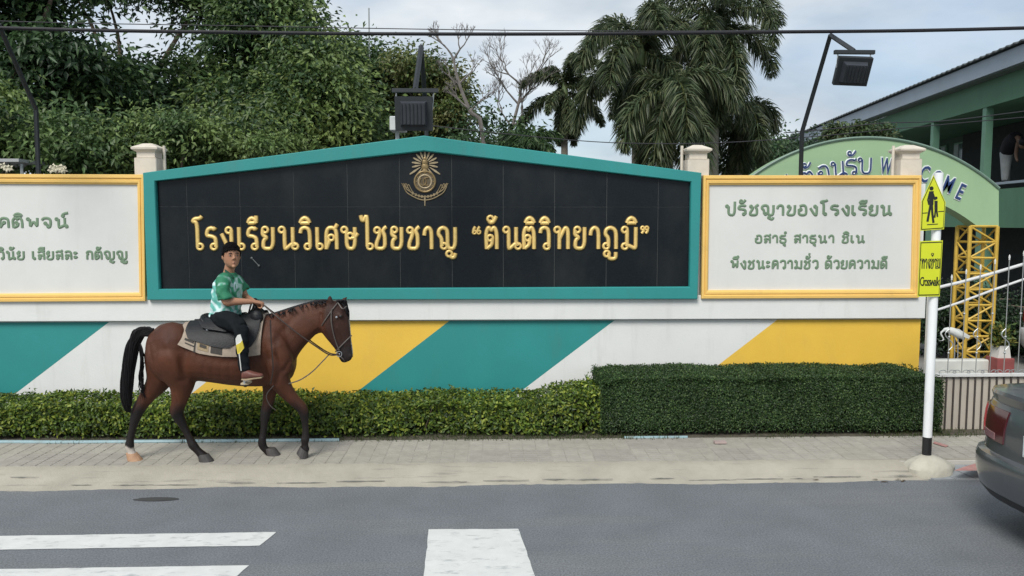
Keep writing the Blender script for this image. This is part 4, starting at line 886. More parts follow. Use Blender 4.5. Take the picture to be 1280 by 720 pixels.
def shirtcol(co):
    rr = np.random.default_rng(1); g = np.array([.018, .17, .085]); w = np.array([.58, .74, .74]); tl = np.array([.12, .42, .36])
    x, y, z = co.T; n1_ = np.sin(x * 34 + 3 * np.sin(z * 27)) * np.sin(z * 41 + 2.5 * np.sin(x * 39 + y * 21)) + .55 * np.sin(x * 83 + z * 61 + y * 40)
    k = np.clip(.62 + 1.7 * (n1_ - .05), 0, 1)[:, None]; pat = tl * (1 - k) + w * k
    cx = rp(287, 365)[0]; f = np.clip((x - cx) / .05 + .5, 0, 1)[:, None]           # front panel greener
    side = np.clip((rp(286, 365)[0] - x) / .05 + .55, 0, 1)[:, None]
    c = pat * .0 + (g * 1.5 * (1 - k * .55) + w * k * .55); c = c * (1 - side) + pat * side
    lo = np.clip((rp(280, 380)[2] - z) / .06, 0, 1)[:, None]; c = c * (1 - lo) + pat * lo
    dmin = np.full(len(co), 9.)
    for p in SE: dmin = np.minimum(dmin, np.sqrt(((co - p) ** 2).sum(1)))
    s = np.clip((.080 - dmin) / .010, 0, 1)[:, None]; c = c * (1 - s) + g * s
    yk = np.clip((z - rp(286, 346)[2]) / .015, 0, 1)[:, None] * (1 - s); c = c * (1 - yk) + g * .9 * yk
    # pale piping and chest mark
    e = rp(296, 356, -.10); m_ = (np.abs(z - e[2] - .25 * (x - e[0])) < .035) & (np.abs(x - e[0]) < .030) & (y < HY(280) - .05); m_ &= (np.sin((x - e[0]) * 420) > -.2); c[m_] = w * .9
    return c
gv = np.empty(len(me.vertices) * 3); me.vertices.foreach_get('co', gv); gv = gv.reshape(-1, 3); nv = np.empty(len(gv) * 3); me.vertices.foreach_get('normal', nv); nv = nv.reshape(-1, 3)
fz = np.sin(gv[:, 2] * 62 + gv[:, 0] * 38 + 2.2 * np.sin(gv[:, 1] * 23 + gv[:, 0] * 17)) * .0045 + np.sin(gv[:, 2] * 25 - gv[:, 0] * 55 + gv[:, 1] * 30) * .0045
me.vertices.foreach_set('co', (gv + nv * fz[:, None] * np.clip((rp(285, 345)[2] - gv[:, 2]) / .12, 0, 1)[:, None]).ravel()); me.update()
setcol(me, shirtcol); me.materials.append(mat('shirt_cloth', (0, 0, 0), rough=.75, var=.10, scale=16, attr='Col', bump=.5, bscale=22)); sh = link('shirt', me, rider)
q = MB()
for s in (-1, 1):
    a = rp(281.5, 339, s * .055); b = rp(290, 345, s * .045 - .02); c = rp(293.5, 349, s * .012 - .05); d = rp(286, 349, s * .085 - .02)
    q.hull([p + Vector((0, -.012 if s < 0 else 0, t)) for p in (a, b, c, d) for t in (.002, .022)])
q.build('collar', mat('collar_green', (.006, .065, .036), rough=.7, var=.05), sh)
# trousers with a pale and yellow side flash
q = MB()
q.ball(rp(277, 399), .135, .165, .115, 16); 
q.tube([rp(276, 400, -.09), rp(286, 401, -.20), rp(297, 406.5, -.295), rp(301.5, 411, -.335)], [.098, .090, .077, .068], 14, sub=4)
q.tube([rp(300.5, 409, -.33), rp(302, 422, -.355), rp(303, 440, -.365), rp(304.5, 452, -.37), rp(306, 463, -.375)], [.069, .063, .055, .050, .052], 14, sub=4)
q.tube([rp(276, 400, .09), rp(286, 402, .22), rp(298, 410, .33), rp(302, 422, .37), rp(303, 440, .38), rp(306, 463, .38)], [.098, .088, .070, .062, .055, .05], 14, sub=4)
me = remesh(q, .009, 5, .5)
gv = np.empty(len(me.vertices) * 3); me.vertices.foreach_get('co', gv); gv = gv.reshape(-1, 3); nv = np.empty(len(gv) * 3); me.vertices.foreach_get('normal', nv); nv = nv.reshape(-1, 3)
me.vertices.foreach_set('co', (gv + nv * (np.sin(gv[:, 2] * 70 + gv[:, 0] * 50 + 2 * np.sin(gv[:, 0] * 22)) * .004)[:, None]).ravel()); me.update(); m_tr = mat('black_trousers', (.008, .010, .012), rough=.85, var=.2, scale=12, bump=.9, bscale=12, spec=.12); me.materials.append(m_tr); tr = link('trousers', me, rider)
def legpatch(pts, m, name):
    q = MB(); V = []; f_ = lambda y: np.interp(y, [415, 422, 440, 455, 463], [-.34, -.355, -.365, -.37, -.375]); cx_ = lambda y: np.interp(y, [409, 422, 440, 452, 463], [300.5, 302, 303, 304.5, 306]); rd = lambda y: np.interp(y, [409, 422, 440, 452], [.069, .063, .055, .05])
    for lay in (.010, -.02):
        for x, y in pts:
            c = rp(cx_(y), y, f_(y)); P = rp(x, y, f_(y)); dx = P.x - c.x; r_ = rd(y) + lay; V.append(Vector((c.x + dx, c.y - math.sqrt(max(.0004, r_ * r_ - dx * dx)), P.z)))
    n = len(pts); q.add(V, [tuple(range(n)), tuple(range(2 * n - 1, n - 1, -1))] + [(i, i + n, (i + 1) % n + n, (i + 1) % n) for i in range(n)]); q.build(name, m, tr)
legpatch([(297.2, 422), (297.6, 430), (303.2, 427), (305.6, 424), (303.5, 416.5), (300, 417.5)], mat('flash_white', (.6, .6, .56), rough=.7, var=.05), 'side_flash')
legpatch([(297.6, 430), (299.5, 441), (302, 441), (307.3, 434), (305.6, 424), (303.2, 427)], mat('flash_yellow', (.58, .46, .05), rough=.7, var=.05), 'side_flash')
legpatch([(301, 441), (303.4, 462), (304.3, 462), (302, 440)], MATS['flash_white'], 'side_piping')
m_shoe = mat('brown_shoe', (.13, .045, .032), rough=.55, var=.2, scale=20)
for s, dy in ((-1, -.385), (1, .385)):
    q = MB(); q.loft([oval(rp(x, t, dy), rp(x, b, dy), w, 14, 2.5) for x, t, b, w in ((302.5, 465, 473, .028), (304, 462.5, 474, .036), (309, 461.5, 473.5, .036), (315, 464, 472.5, .042), (322, 466, 471.5, .044), (327, 467, 471, .034), (329, 468, 470.5, .018))])
    me = remesh(q, .007, 3); me.materials.append(m_shoe); o = link('shoe', me, rider)
    q = MB(); q.loft([[rp(x, y, dy) + Vector((0, k * w, z)) for k, z in ((-1, 0), (1, 0), (1, .012), (-1, .012))] for x, y, w in ((303, 474.5, .03), (309, 474.5, .038), (318, 473, .044), (328, 472, .03))]); q.build('sole', mat('sole_buff', (.35, .27, .17), rough=.8), o)

# ------------------------------------------------------------------ crosswalk sign
m_pw = mat('post_white', (.82, .84, .84), rough=.5, var=.04, scale=4, dirt=((.4, .4, .37), 5, .55, .8, .5, (1, 1, .4))); m_pb = mat('post_black', (.015, .015, .016), rough=.5, var=.2)
m_lime = mat('sign_lime', (.62, .67, .025), rough=.4, var=.03, scale=5); m_sb = mat('sign_black', (.012, .014, .012), rough=.5, var=0)
m_mound = mat('footing_concrete', (.44, .42, .35), rough=.95, var=.15, scale=6, bump=.8, bscale=30)
B = atz(1158, 573, .14); YQ = B.y
cs = thing('crosswalk_sign', 'white post with black foot carrying two lime green crosswalk signs', 'sign', (B.x, YQ, .1))
T_ = at(1167.5, 290, YQ)
MB().tube([(B.x, YQ, .12), (B.x, YQ, at(1158, 546, YQ).z)], .041, 16).build('black_band', m_pb, cs, shade=True)
MB().tube([(B.x, YQ, at(1158, 546, YQ).z), (B.x, YQ, at(1165, 216, YQ).z)], .040, 16).build('post', m_pw, cs, shade=True)
q = MB(); q.loft([[(B.x + rx * math.cos(a) * (1 + .10 * math.sin(3 * a + z * 20) + .05 * math.sin(7 * a + 1)), YQ - .02 + ry * math.sin(a), z) for a in [k * 2 * math.pi / 26 for k in range(26)]] for rx, ry, z in ((.245, .175, .0), (.235, .17, .072), (.20, .145, .104), (.15, .11, .134), (.105, .075, .158), (.06, .055, .176), (.03, .03, .178))]); q.build('footing', m_mound, cs, shade=True)
YS2 = YQ - .052
def sx_(px, py): p = at(px, py, YS2); return (p.x, p.z)
def sgn(pts, border, name):
    P = [sx_(*p) for p in pts]; c = (sum(p[0] for p in P) / len(P), sum(p[1] for p in P) / len(P))
    sc_ = lambda k: [(c[0] + (x - c[0]) * (1 - k / abs(1)), c[1] + (z - c[1]) * (1 - k * .7)) for x, z in P]
    o = MB().prism(P, YS2, YS2 + .004).build(name, m_lime, cs); MB().prism(sc_(.06), YS2 - .002, YS2 - .0002).build('border', m_sb, o); MB().prism(sc_(.115), YS2 - .004, YS2 - .0022).build('face', m_lime, o); return o
g1 = sgn([(1150.5, 288.5), (1180, 286.5), (1182, 253), (1167, 219), (1152, 251)], 0, 'pentagon_plate')
g2 = sgn([(1147, 371), (1174.5, 370.5), (1178.5, 300.5), (1150, 301.5)], 0, 'oblong_plate')
def sdisc(x, y, r): return MB().prism([(sx_(x, y)[0] + r * math.cos(a), sx_(x, y)[1] + r * math.sin(a)) for a in [k * math.pi / 6 for k in range(12)]], YS2 - .0058, YS2 - .0042)
q = MB()
def seg(pts, w): 
    P = [sx_(*p) for p in pts]; stroke(q, P, w, .003, YS2 - .0041, 0, 0)
q = sdisc(1164, 235.5, .019); seg([(1163.8, 239), (1164, 247), (1163.5, 256)], .022); seg([(1163, 255), (1161, 266), (1159, 277)], .011); seg([(1164.5, 255), (1165, 266), (1166.5, 278.5)], .011); seg([(1161.5, 242), (1159.5, 250), (1161, 256)], .008); seg([(1166, 242), (1168.5, 250)], .008); q.build('adult_figure', m_sb, g1)
q = sdisc(1169.7, 247.5, .014); seg([(1169.7, 251), (1169.7, 262)], .015); seg([(1169, 262), (1168, 272)], .008); seg([(1170.5, 262), (1171.5, 271)], .008); q.build('child_figure', m_sb, g1)
q = MB(); seg([(1153, 266.5), (1159, 266)], .004); seg([(1172.5, 264.5), (1180, 264)], .004); seg([(1158.5, 280.8), (1172, 280)], .004); q.build('crossing_lines', m_sb, g1)
def sline(text, xa, xb, yb, hpx, parent, w):
    A = sx_(xa, yb); B_ = sx_(xb, yb); H = sx_(xa, yb - hpx)[1] - A[1]; cl = split_clusters(text); tot = sum(G[c][0] + .26 for c, _ in cl) - .26; s = (B_[0] - A[0] - 2 * w) / tot; x = A[0] + w
    for c, mk in cl: glyph_mb(c, mk, s, H, w, .003, YS2 - .0042, x, A[1]).build('letter', m_sb, parent); x += (G[c][0] + .26) * s
sline('ทางข้าม', 1150.5, 1174.5, 336, 13, g2, .0042)
def latin(ch, size, m, name, parent, xf, ext=.004, cond=1.0, bold=0.):
    c = bpy.data.curves.new('t', 'FONT'); c.body = ch; c.size = size; c.extrude = ext; c.offset = bold; c.align_x = 'CENTER'; c.resolution_u = 3
    o = bpy.data.objects.new('t', c); C.objects.link(o); dg = bpy.context.evaluated_depsgraph_get(); dg.update()
    me = bpy.data.meshes.new_from_object(o.evaluated_get(dg)); bpy.data.objects.remove(o)
    me.transform(Matrix.Diagonal((cond, 1, 1, 1))); me.transform(xf); me.materials.clear(); me.materials.append(m); return link(name, me, parent)
FRONT = Matrix.Rotation(R(90), 4, 'X')
wd_ = 'Crosswalk'; a = sx_(1150.5, 357); b = sx_(1173.5, 356.5); pitchx = (b[0] - a[0]) / 9
off = [0, .95, 1.75, 2.6, 3.4, 4.45, 5.5, 6.2, 6.75]
for i, ch in enumerate(wd_): latin(ch, .115, m_sb, 'letter', g2, Matrix.Translation((a[0] + pitchx * (off[i] * 1.17 + .5), YS2 - .0055, a[1])) @ FRONT, .0012, .50, .0012)

# ------------------------------------------------------------------ gate
m_gw = mat('gate_white', (.62, .63, .62), rough=.4, var=.05, dirt=((.3, .24, .18), 12, .58, .75, .5, (1, 1, 1))); m_gb = mat('gate_bar_dark', (.06, .05, .045), rough=.55, var=.2); m_gs = mat('gate_sheet', (.46, .42, .36), rough=.7, var=.08, scale=3); m_gg = mat('gate_grey', (.34, .36, .36), rough=.4, metal=.4, var=.1)
YGt = 8.42
gt = thing('gate', 'white iron sliding gate with spear pickets, scrolls and a sloping double top rail', 'gate', (at(1225, 500, YGt).x, YGt, .1))
gx0 = at(1158, 500, YGt).x; gx1 = gx0 + 4.2
def gz(py): return at(1230, py, YGt).z
gpx = lambda px: at(px, 420, YGt).x
MB().box(gx0, gx1, YGt - .02, YGt + .02, gz(551), gz(546), bev=.003).build('rail', m_gw, gt)
MB().box(gx0, gx1, YGt - .025, YGt + .025, gz(470.5), gz(466.5), bev=.003).build('rail', m_gw, gt)
MB().box(gx0, gx1, YGt + .012, YGt + .018, gz(546) - .002, gz(470.5) + .002).build('backing_sheet', m_gs, gt)
x = gpx(1167.5)
while x < gx1: MB().box(x - .0065, x + .0065, YGt - .012, YGt + .004, gz(546) - .002, gz(470.5) + .002).build('bar', m_gb, gt); x += (gpx(1268) - gpx(1178)) / 10
def toprail(px): return np.interp(px, [1150, 1170, 1200, 1240, 1280, 1340, 1500], [362, 360, 353, 342, 330, 316, 290])
def toprail2(px): return np.interp(px, [1150, 1170, 1200, 1240, 1280, 1340, 1500], [391, 388, 378, 363, 349, 332, 300])
for f, r in ((toprail, .017), (toprail2, .013)):
    P = [at(px, f(px), YGt + .03) for px in range(1160, 1400, 8)]; MB().tube(P, r, 8).build('top_rail', m_gw, gt, shade=True)
pxk = 1186.5; kk = 0
while pxk < 1400:
    x = gpx(pxk); ztip = gz(np.interp(pxk, [1186, 1204, 1222, 1240, 1257, 1275, 1400], [343, 336, 330, 323, 318, 313, 285])); zb_ = gz(466.5)
    p = MB().tube([(x, YGt, zb_), (x, YGt, ztip - .05)], .0048, 6).build('picket', m_gg, gt, shade=True)
    MB().lathe([(.003, ztip - .062), (.009, ztip - .057), (.006, ztip - .048), (.011, ztip - .033), (.007, ztip - .015), (.001, ztip)], x, YGt, 8).build('spear_tip', m_gw, p, shade=True)
    if kk % 2 == 0:
        zc = gz(431); MB().tube([(x + .045 * math.sin(t) * (1 if i % 2 else 1), YGt, zc + .09 * (t / math.pi - .5) * 1.3) for i, t in enumerate([j * math.pi * 2 / 12 for j in range(13)])], .006, 5).build('scroll', m_gg, p)
        for z_ in (gz(421), gz(441)): MB().ball((x, YGt, z_), .014, n=8).build('knob', m_gg, p)
    else: MB().ball((x, YGt, gz(392)), .014, n=8).build('knob', m_gg, p)
    for s in (-1, 1): MB().tube([(x + s * (.055 - .04 * math.cos(t)) , YGt, zb_ + .012 + .030 * math.sin(t) * (1 - t / 7)) for t in [j * .45 for j in range(11)]], .0045, 5).build('scroll', m_gg, p)
    pxk += 17.6; kk += 1
MB().tube([at(1167, 541, YGt - .04), at(1190, 539.5, YGt - .04), at(1215, 543, YGt - .04), at(1240, 549, YGt - .04)], .008, 5, sub=4).build('brace_rod', m_gb, gt)
MB().box(gx0 - .03, gx0 + .03, YGt - .03, YGt + .03, .1, gz(360), bev=.004).build('gate_post', m_gw, gt)

# ------------------------------------------------------------------ welcome arch with yellow lattice legs
m_arch = mat('arch_green', (.30, .45, .26), rough=.6, var=.04, scale=1.2, dirt=((.22, .34, .2), 2, .5, .8, .5, (1, 1, .5))); m_navy = mat('letter_navy', (.02, .05, .16), rough=.5, var=.1); m_lw = mat('letter_white_edge', (.75, .78, .78), rough=.5, var=.03); m_tr2 = mat('lattice_yellow', (.55, .36, .05), rough=.5, var=.15, scale=8, dirt=((.25, .12, .05), 12, .58, .75, .6, (1, 1, 1)))
YA = 12.2; AK = YA / 16
ar = thing('welcome_arch', 'pale green arched welcome sign on yellow lattice legs over the gate', 'sign', (at(1085, 300, YA).x, YA, .1))
ax_ = lambda px, py: (lambda p: (p.x, p.z))(at(px, py, YA))
def apx(px): return 414 - 242 * math.sin(math.acos(max(-1, min(1, (px - 1085) / 242))))
def ipx(px): return 454 - 219 * math.sin(math.acos(max(-1, min(1, (px - 1085) / 219))))
top = [(px, apx(px)) for px in range(922, 1249, 6)] + [(1248.5, apx(1248.5))]
poly = [(922, 283), (948, 283)] + [(px, ipx(px)) for px in range(950, 1222, 6)] + [(1222, 283), (1248.5, 283)] + top[::-1]
def strip(tops, bots, y0, y1):
    q = MB(); n = len(tops); V = [(x, y0, z) for x, z in tops] + [(x, y0, z) for x, z in bots] + [(x, y1, z) for x, z in tops] + [(x, y1, z) for x, z in bots]; Fs = []
    for i in range(n - 1): Fs += [(i + n, i + n + 1, i + 1, i), (i + 2 * n, i + 1 + 2 * n, i + 1 + 3 * n, i + 3 * n), (i, i + 1, i + 1 + 2 * n, i + 2 * n), (i + n, i + 3 * n, i + 1 + 3 * n, i + n + 1)]
    Fs += [(0, 2 * n, 3 * n, n), (n - 1, 2 * n - 1, 4 * n - 1, 3 * n - 1)]; return q.add(V, Fs)
PX = [922 + (1248.5 - 922) * i / 60 for i in range(61)]
bot = lambda px: 283 if (px < 948 or px > 1222) else ipx(px)
strip([ax_(p, apx(p)) for p in PX], [ax_(p, bot(p)) for p in PX], YA, YA + .28).build('arch_board', m_arch, ar)
MB().tube([(ax_(p, apx(p))[0], YA - .01, ax_(p, apx(p))[1]) for p in PX], .022, 6).build('arch_trim', mat('trim_grey', (.16, .24, .19), rough=.5), ar)
def lattice(pa, pb, name='lattice_leg'):
    x0, x1 = ax_(pa, 300)[0], ax_(pb, 300)[0]; z1 = ax_(pa, 283)[1]; z0 = .08; y0, y1 = YA + .0, YA + .34; g = None; q = MB()
    for x in (x0, x1):
        for y in (y0, y1):
            o = MB().tube([(x, y, z0), (x, y, z1)], .030, 6).build('leg_tube', m_tr2, ar)
    n = 9; dz = (z1 - z0) / n
    for i in range(n + 1):
        z = z0 + dz * i
        for y in (y0, y1): MB().tube([(x0, y, z), (x1, y, z)], .020, 5).build('crossbar', m_tr2, ar)
        if i < n:
            for y in (y0, y1): MB().tube([(x0 if i % 2 else x1, y, z), (x1 if i % 2 else x0, y, z + dz)], .017, 5).build('diagonal_brace', m_tr2, ar)
            for x in (x0, x1): MB().tube([(x, y0 if i % 2 else y1, z), (x, y1 if i % 2 else y0, z + dz)], .015, 5).build('diagonal_brace', m_tr2, ar)
lattice(1212, 1246); lattice(924, 944)
def archletter(px, kind, ch, mk=()):
    th = math.asin((px - 1085) / 197.); cxw, cyw = ax_(1085, 414); rw = (ax_(1085, 217)[1] - cyw)
    ang = th * .62
    base = (ax_(px, 0)[0], cyw + math.sqrt(max(0, rw * rw - (ax_(px, 0)[0] - cxw) ** 2)))
    ca, sa_ = math.cos(ang), math.sin(ang); outo = None
    for lay, (w, m, nm) in enumerate(((.036 * AK, m_lw, 'letter_edge'), (.017 * AK, m_navy, 'letter'))):
        yy = YA - .004 - lay * .014
        if kind == 't':
            W = G[ch][0]; s = .40 * AK; H = .33 * AK
            Mf = lambda x, z, d: (base[0] + (x - W * s / 2) * ca + z * sa_, yy - d, base[1] - (x - W * s / 2) * sa_ + z * ca)
            o = glyph_mb(ch, list(mk), s, H, w, .012, 0, 0, 0, M=Mf).build(nm, m, ar)
        else:
            xf = Matrix.Translation((base[0], yy, base[1])) @ Matrix.Rotation(ang, 4, 'Y') @ FRONT
            o = latin(ch, .46 * AK, m, nm, ar, xf, .006, .60 if ch != 'W' else .46, .019 if lay == 0 else .002)
for px, ch, mk in ((951, 'ย', 'ิ'), (971, 'น', ''), (991, 'ด', 'ี'), (1018, 'ต', '้'), (1037, 'อ', ''), (1055.5, 'น', ''), (1071, 'ร', 'ั'), (1087, 'บ', '')): archletter(px, 't', ch, mk)
for px, ch in ((1114, 'W'), (1131, 'E'), (1146, 'L'), (1162, 'C'), (1177.5, 'O'), (1192, 'M'), (1207, 'E')): archletter(px, 'l', ch)

# ------------------------------------------------------------------ green school building receding on the right
m_bg = mat('building_green', (.075, .18, .105), rough=.7, var=.08, scale=1, dirt=((.05, .13, .08), 1.5, .5, .8, .6, (1, 1, .3))); m_fas = mat('fascia_grey', (.27, .32, .37), rough=.45, var=.08, scale=1.5, metal=.2); m_dk = mat('interior_shade', (.016, .020, .019), rough=.9, var=.3); m_roof = mat('roof_sheet', (.10, .11, .11), rough=.6, var=.2); m_gl = mat('window_glass', (.05, .08, .085), rough=.08, var=.1, spec=.8); m_cur = mat('pale_curtain', (.30, .36, .36), rough=.8, var=.2, scale=4); m_col = mat('column_green', (.12, .25, .17), rough=.6, var=.06)
bd2 = bpy.data.objects.new('school_building', None); C.objects.link(bd2); bd2.location = (10.4, 0, 0); bd2.rotation_euler = (0, 0, -R(6.8)); bd2['local'] = 1
tag(bd2, 'long two storey green school building with open veranda and grey eaves behind the gate', 'building')
S0, S1 = 12.5, 41.0
BB = lambda: MB()
BB().box(.0, 12, S0, S1, 5.32, 5.98).build('upper_band', m_bg, bd2)
BB().box(-.35, -.28, S0 - .5, S1 + .5, 6.02, 6.42).build('fascia', m_fas, bd2)
BB().box(-.30, .02, S0 - .5, S1 + .5, 5.99, 6.03).build('soffit', mat('soffit', (.10, .13, .12), rough=.8), bd2)
q = MB(); nn = 190
for i in range(nn):
    s0 = S0 - .6 + (S1 - S0 + 1.2) * i / nn; s1_ = s0 + (S1 - S0 + 1.2) / nn; h_ = .035 * (i % 2)
    q.add([(-.48, s0, 6.46 + h_), (-.48, s1_, 6.46 + .035 * ((i + 1) % 2)), (6, s1_, 8.0 + .035 * ((i + 1) % 2)), (6, s0, 8.0 + h_), (-.48, s0, 6.43 + h_), (-.48, s1_, 6.43 + .035 * ((i + 1) % 2)), (6, s1_, 7.97), (6, s0, 7.97)], [(0, 1, 2, 3), (4, 7, 6, 5), (0, 4, 5, 1)])
q.build('roof', m_roof, bd2)
BB().box(.0, .25, S0, S1, 2.22, 3.18).build('balcony_band', m_bg, bd2)
BB().box(.25, 2.6, S0, S1, 2.5, 2.62).build('veranda_floor', mat('veranda_floor', (.2, .2, .19), rough=.8), bd2)
BB().box(2.6, 2.8, S0, S1, 2.62, 5.9).build('back_wall', mat('back_wall_shade_green', (.035, .075, .05), rough=.8, var=.1), bd2)  # green darkened so the colour itself carries the veranda's inner shade
BB().box(1.5, 1.7, S0, S1, 0, 2.5).build('ground_floor_wall', m_dk, bd2)  # near-black colour stands in for the deep shade of the ground floor
for s in np.arange(14.6, 40, 3.15): BB().box(.02, .20, s - .10, s + .10, 3.18, 5.32).build('column', m_col, bd2); BB().box(.02, .30, s - .16, s + .16, 0, 2.22).build('column', m_col, bd2)
BB().box(.06, .14, S0, S1, 3.30, 3.36).build('handrail', m_fas, bd2)
for s in np.arange(13.2, 39.5, 3.15):
    for j in range(2):
        a = s + j * 1.35; w = BB().box(2.54, 2.60, a, a + 1.2, 3.4, 5.1).build('window_frame', m_col, bd2); w['local'] = 1
        for k in range(3):
            BB().box(2.51, 2.538, a + .05 + k * .38, a + .38 + k * .38, 3.46, 5.04).build('window_pane', m_gl if (k + j) % 3 else m_cur, w)
BB().box(2.44, 2.5, 21.2, 27.5, 2.62, 5.3).build('doorway_shade', m_dk, bd2)  # near-black sheet that paints the shade of the doorways onto the back wall
# ground floor things seen through the gate
m_pers = None
bw2 = tag(MB().box(6.6, at(1238, 440, 11.7).x, 11.7, 11.85, .06, at(1200, 450, 11.7).z, bev=.02).build('low_wall', mat('low_wall_white', (.55, .56, .52), rough=.7, var=.1)), 'low white wall behind the gate beside the yellow lattice leg', 'wall')
P0 = at(1252, 462, 11.6); pl = thing('planter', 'red and white flower planter behind the gate pickets', 'planter', (P0.x, 11.6, .06)); hx = .17
z0, z1, z2 = .06, at(1252, 447, 11.6).z, at(1252, 432, 11.6).z
MB().box(P0.x - .13, P0.x + .13, 11.5, 11.8, z0, z1, bev=.01).build('base', mat('planter_red', (.24, .06, .055), rough=.7, var=.15), pl)
MB().loft([[(P0.x + sx * w, 11.65 + sy * .10, z) for sx, sy in ((-1, -1), (1, -1), (1, 1), (-1, 1))] for w, z in ((.10, z1), (.07, z2))]).build('pot', mat('planter_white', (.6, .58, .54), rough=.7, var=.1), pl)
n = 500; rs_ = np.random.default_rng(2); P = np.stack([rs_.normal(P0.x, .06, n), rs_.normal(11.65, .06, n), z2 + np.abs(rs_.normal(0, .12, n))], 1)
leafmesh(P, rs_.normal(0, 1, (n, 3)), rs_.normal(0, 1, (n, 3)) + [0, 0, 1], np.full(n, .09), np.full(n, .04), np.array([(.07, .12, .03), (.2, .19, .04)])[rs_.integers(0, 2, n)], LEAF, 'plant', pl)
# wading bird sculpture
P0 = at(1192, 418, 11.9); bs = thing('bird_sculpture', 'white wading bird sculpture with spread wings behind the gate', 'sculpture', (P0.x, 11.9, .06)); m_bird = mat('bird_white', (.6, .62, .6), rough=.6, var=.05)
q = MB(); q.tube([P0 + Vector((-.16, 0, .08)), P0 + Vector((-.05, 0, .06)), P0 + Vector((.08, 0, 0)), P0 + Vector((.18, 0, -.08))], [.02, .055, .06, .01], 10, sub=4); q.tube([P0 + Vector((-.12, 0, .08)), P0 + Vector((-.2, 0, .02)), P0 + Vector((-.15, 0, -.08)), P0 + Vector((-.24, 0, -.1))], [.022, .016, .013, .005], 8, sub=4); me = remesh(q, .012, 3); me.materials.append(m_bird); link('body', me, bs)
MB().hull([P0 + Vector(v) for v in ((-.1, -.02, .10), (.05, -.05, .09), (.22, -.07, -.02), (.2, -.06, -.06), (0, -.04, .02))]).build('wing', m_bird, bs)
for s in (0, .05): MB().tube([P0 + Vector((.02 + s, 0, -.04)), P0 + Vector((.03 + s, 0, -.3)), (P0.x + .03 + s, 11.9, .06)], .008, 5).build('leg', m_gg, bs)
# person leaning over on the upper veranda
def bpnt(px, py, xl=.75):        # point on the plane local x = xl of the building
    d = ray(px, py); Mi = Matrix.Rotation(R(6.8), 3, 'Z'); o_ = Mi @ (EYE - Vector((10.4, 0, 0))); dd = Mi @ d; t = (xl - o_.x) / dd.x; return EYE + d * t
hip = bpnt(1258, 190); v2 = thing('person', 'figure in a black top and pale trousers bending over on the upper veranda', 'person', bpnt(1258, 222))
q = MB(); sh_ = bpnt(1271, 171); q.tube([hip, hip.lerp(sh_, .5) + Vector((0, 0, .06)), sh_], [.17, .20, .17], 14, sub=4); me = remesh(q, .025, 4); me.materials.append(mat('top_black', (.008, .008, .012), rough=.9)); link('top', me, v2)
q = MB(); f0 = bpnt(1256, 226); q.tube([hip, hip.lerp(f0, .5), f0], [.16, .12, .08], 12, sub=4); q.tube([hip + Vector((.12, .2, 0)), f0 + Vector((.2, .3, .5)), f0 + Vector((.25, .3, 0))], [.15, .12, .08], 12, sub=4); me = remesh(q, .025, 4); me.materials.append(mat('trousers_pale', (.35, .37, .38), rough=.8)); link('trousers', me, v2)
q = MB(); q.tube([sh_ + Vector((0, -.1, 0)), bpnt(1270, 192), bpnt(1272, 202)], [.055, .045, .03], 10, sub=4); q.ball(bpnt(1279, 180), .11, .1, .13, 12); q.tube([sh_, bpnt(1279, 180)], .06, 8); me = remesh(q, .02, 3); me.materials.append(mat('far_skin', (.16, .09, .06), rough=.6)); link('body', me, v2)
MB().ball(bpnt(1280, 177.5), .125, .115, .12, 12).build('hair', m_black, v2, shade=True)

# ------------------------------------------------------------------ floodlights on bent poles
m_lb = mat('lamp_black', (.018, .022, .025), rough=.5, var=.2, scale=10); m_lh = mat('lamp_housing', (.035, .04, .05), rough=.45, var=.15, scale=10); m_lg = mat('lamp_glass', (.09, .10, .11), rough=.1, var=0)
def flood(label, base, bend, top_, end, w, h, tilt, roll=0., extra=None, ybase=9.45):
    b0 = at(*base, ybase); b1 = at(*bend, ybase); yt = ybase / 1.09; t = at(*top_, yt); ye = ybase / 1.17 if not extra else extra; e = at(*end, ye)
    L = thing('floodlight', label, 'floodlight', (b0.x, ybase, .06), 'floodlights on bent poles above the wall')
    MB().tube([(b0.x, ybase, .06), b1, t], [.027, .027, .024], 8).build('pole', m_lb, L, shade=True)
    MB().tube([t, e], .027, 4).build('arm', m_lb, L)
    MB().box(e.x - w * .62, e.x + w * .62, e.y - .02, e.y + .02, e.z - .03, e.z + .01, bev=.003).build('bracket', m_lb, L)
    c = Vector((e.x - w * .04, e.y, e.z - .07 - h * .5)); M = Matrix.Rotation(tilt, 3, 'X') @ Matrix.Rotation(roll, 3, 'Z')
    f = lambda x, y, z: c + M @ Vector((x, y, z))
    def bx(x0, x1, y0, y1, z0, z1, taper=0): return MB().hull([f((x0 if i & 1 else x1) * (1 - (taper if j & 1 else 0)), y0 if j & 1 else y1, (z0 if k & 1 else z1) * (1 - (taper if j & 1 else 0))) for i in (0, 1) for j in (0, 1) for k in (0, 1)])
    H = h / math.cos(tilt) if abs(tilt) < 1.2 else h
    hs = bx(-w / 2, w / 2, -.03, .03, -H / 2, H / 2).build('housing', m_lb, L)
    bx(-w * .36, w * .36, -.10, -.03, -H * .36, H * .36, .14).build('back_cover', m_lh, hs); bx(-w * .42, w * .42, .031, .036, -H * .42, H * .42).build('lens', m_lg, hs)
    for k in range(7): xx = -w * .30 + w * .6 * k / 6; bx(xx - .006, xx + .006, -.115, -.101, -H * .29, H * .29).build('cooling_fin', m_lb, hs)
    for s in (-1, 1): MB().tube([(e.x + s * w * .5, e.y, e.z), f(s * w * .49, 0, H * .1)], .007, 4).build('hanger', m_gg, L)
flood('black floodlight seen from behind above the peak of the granite sign', (533, 175), (533, 150), (526.5, 58), (519, 112), .37, .33, R(8))
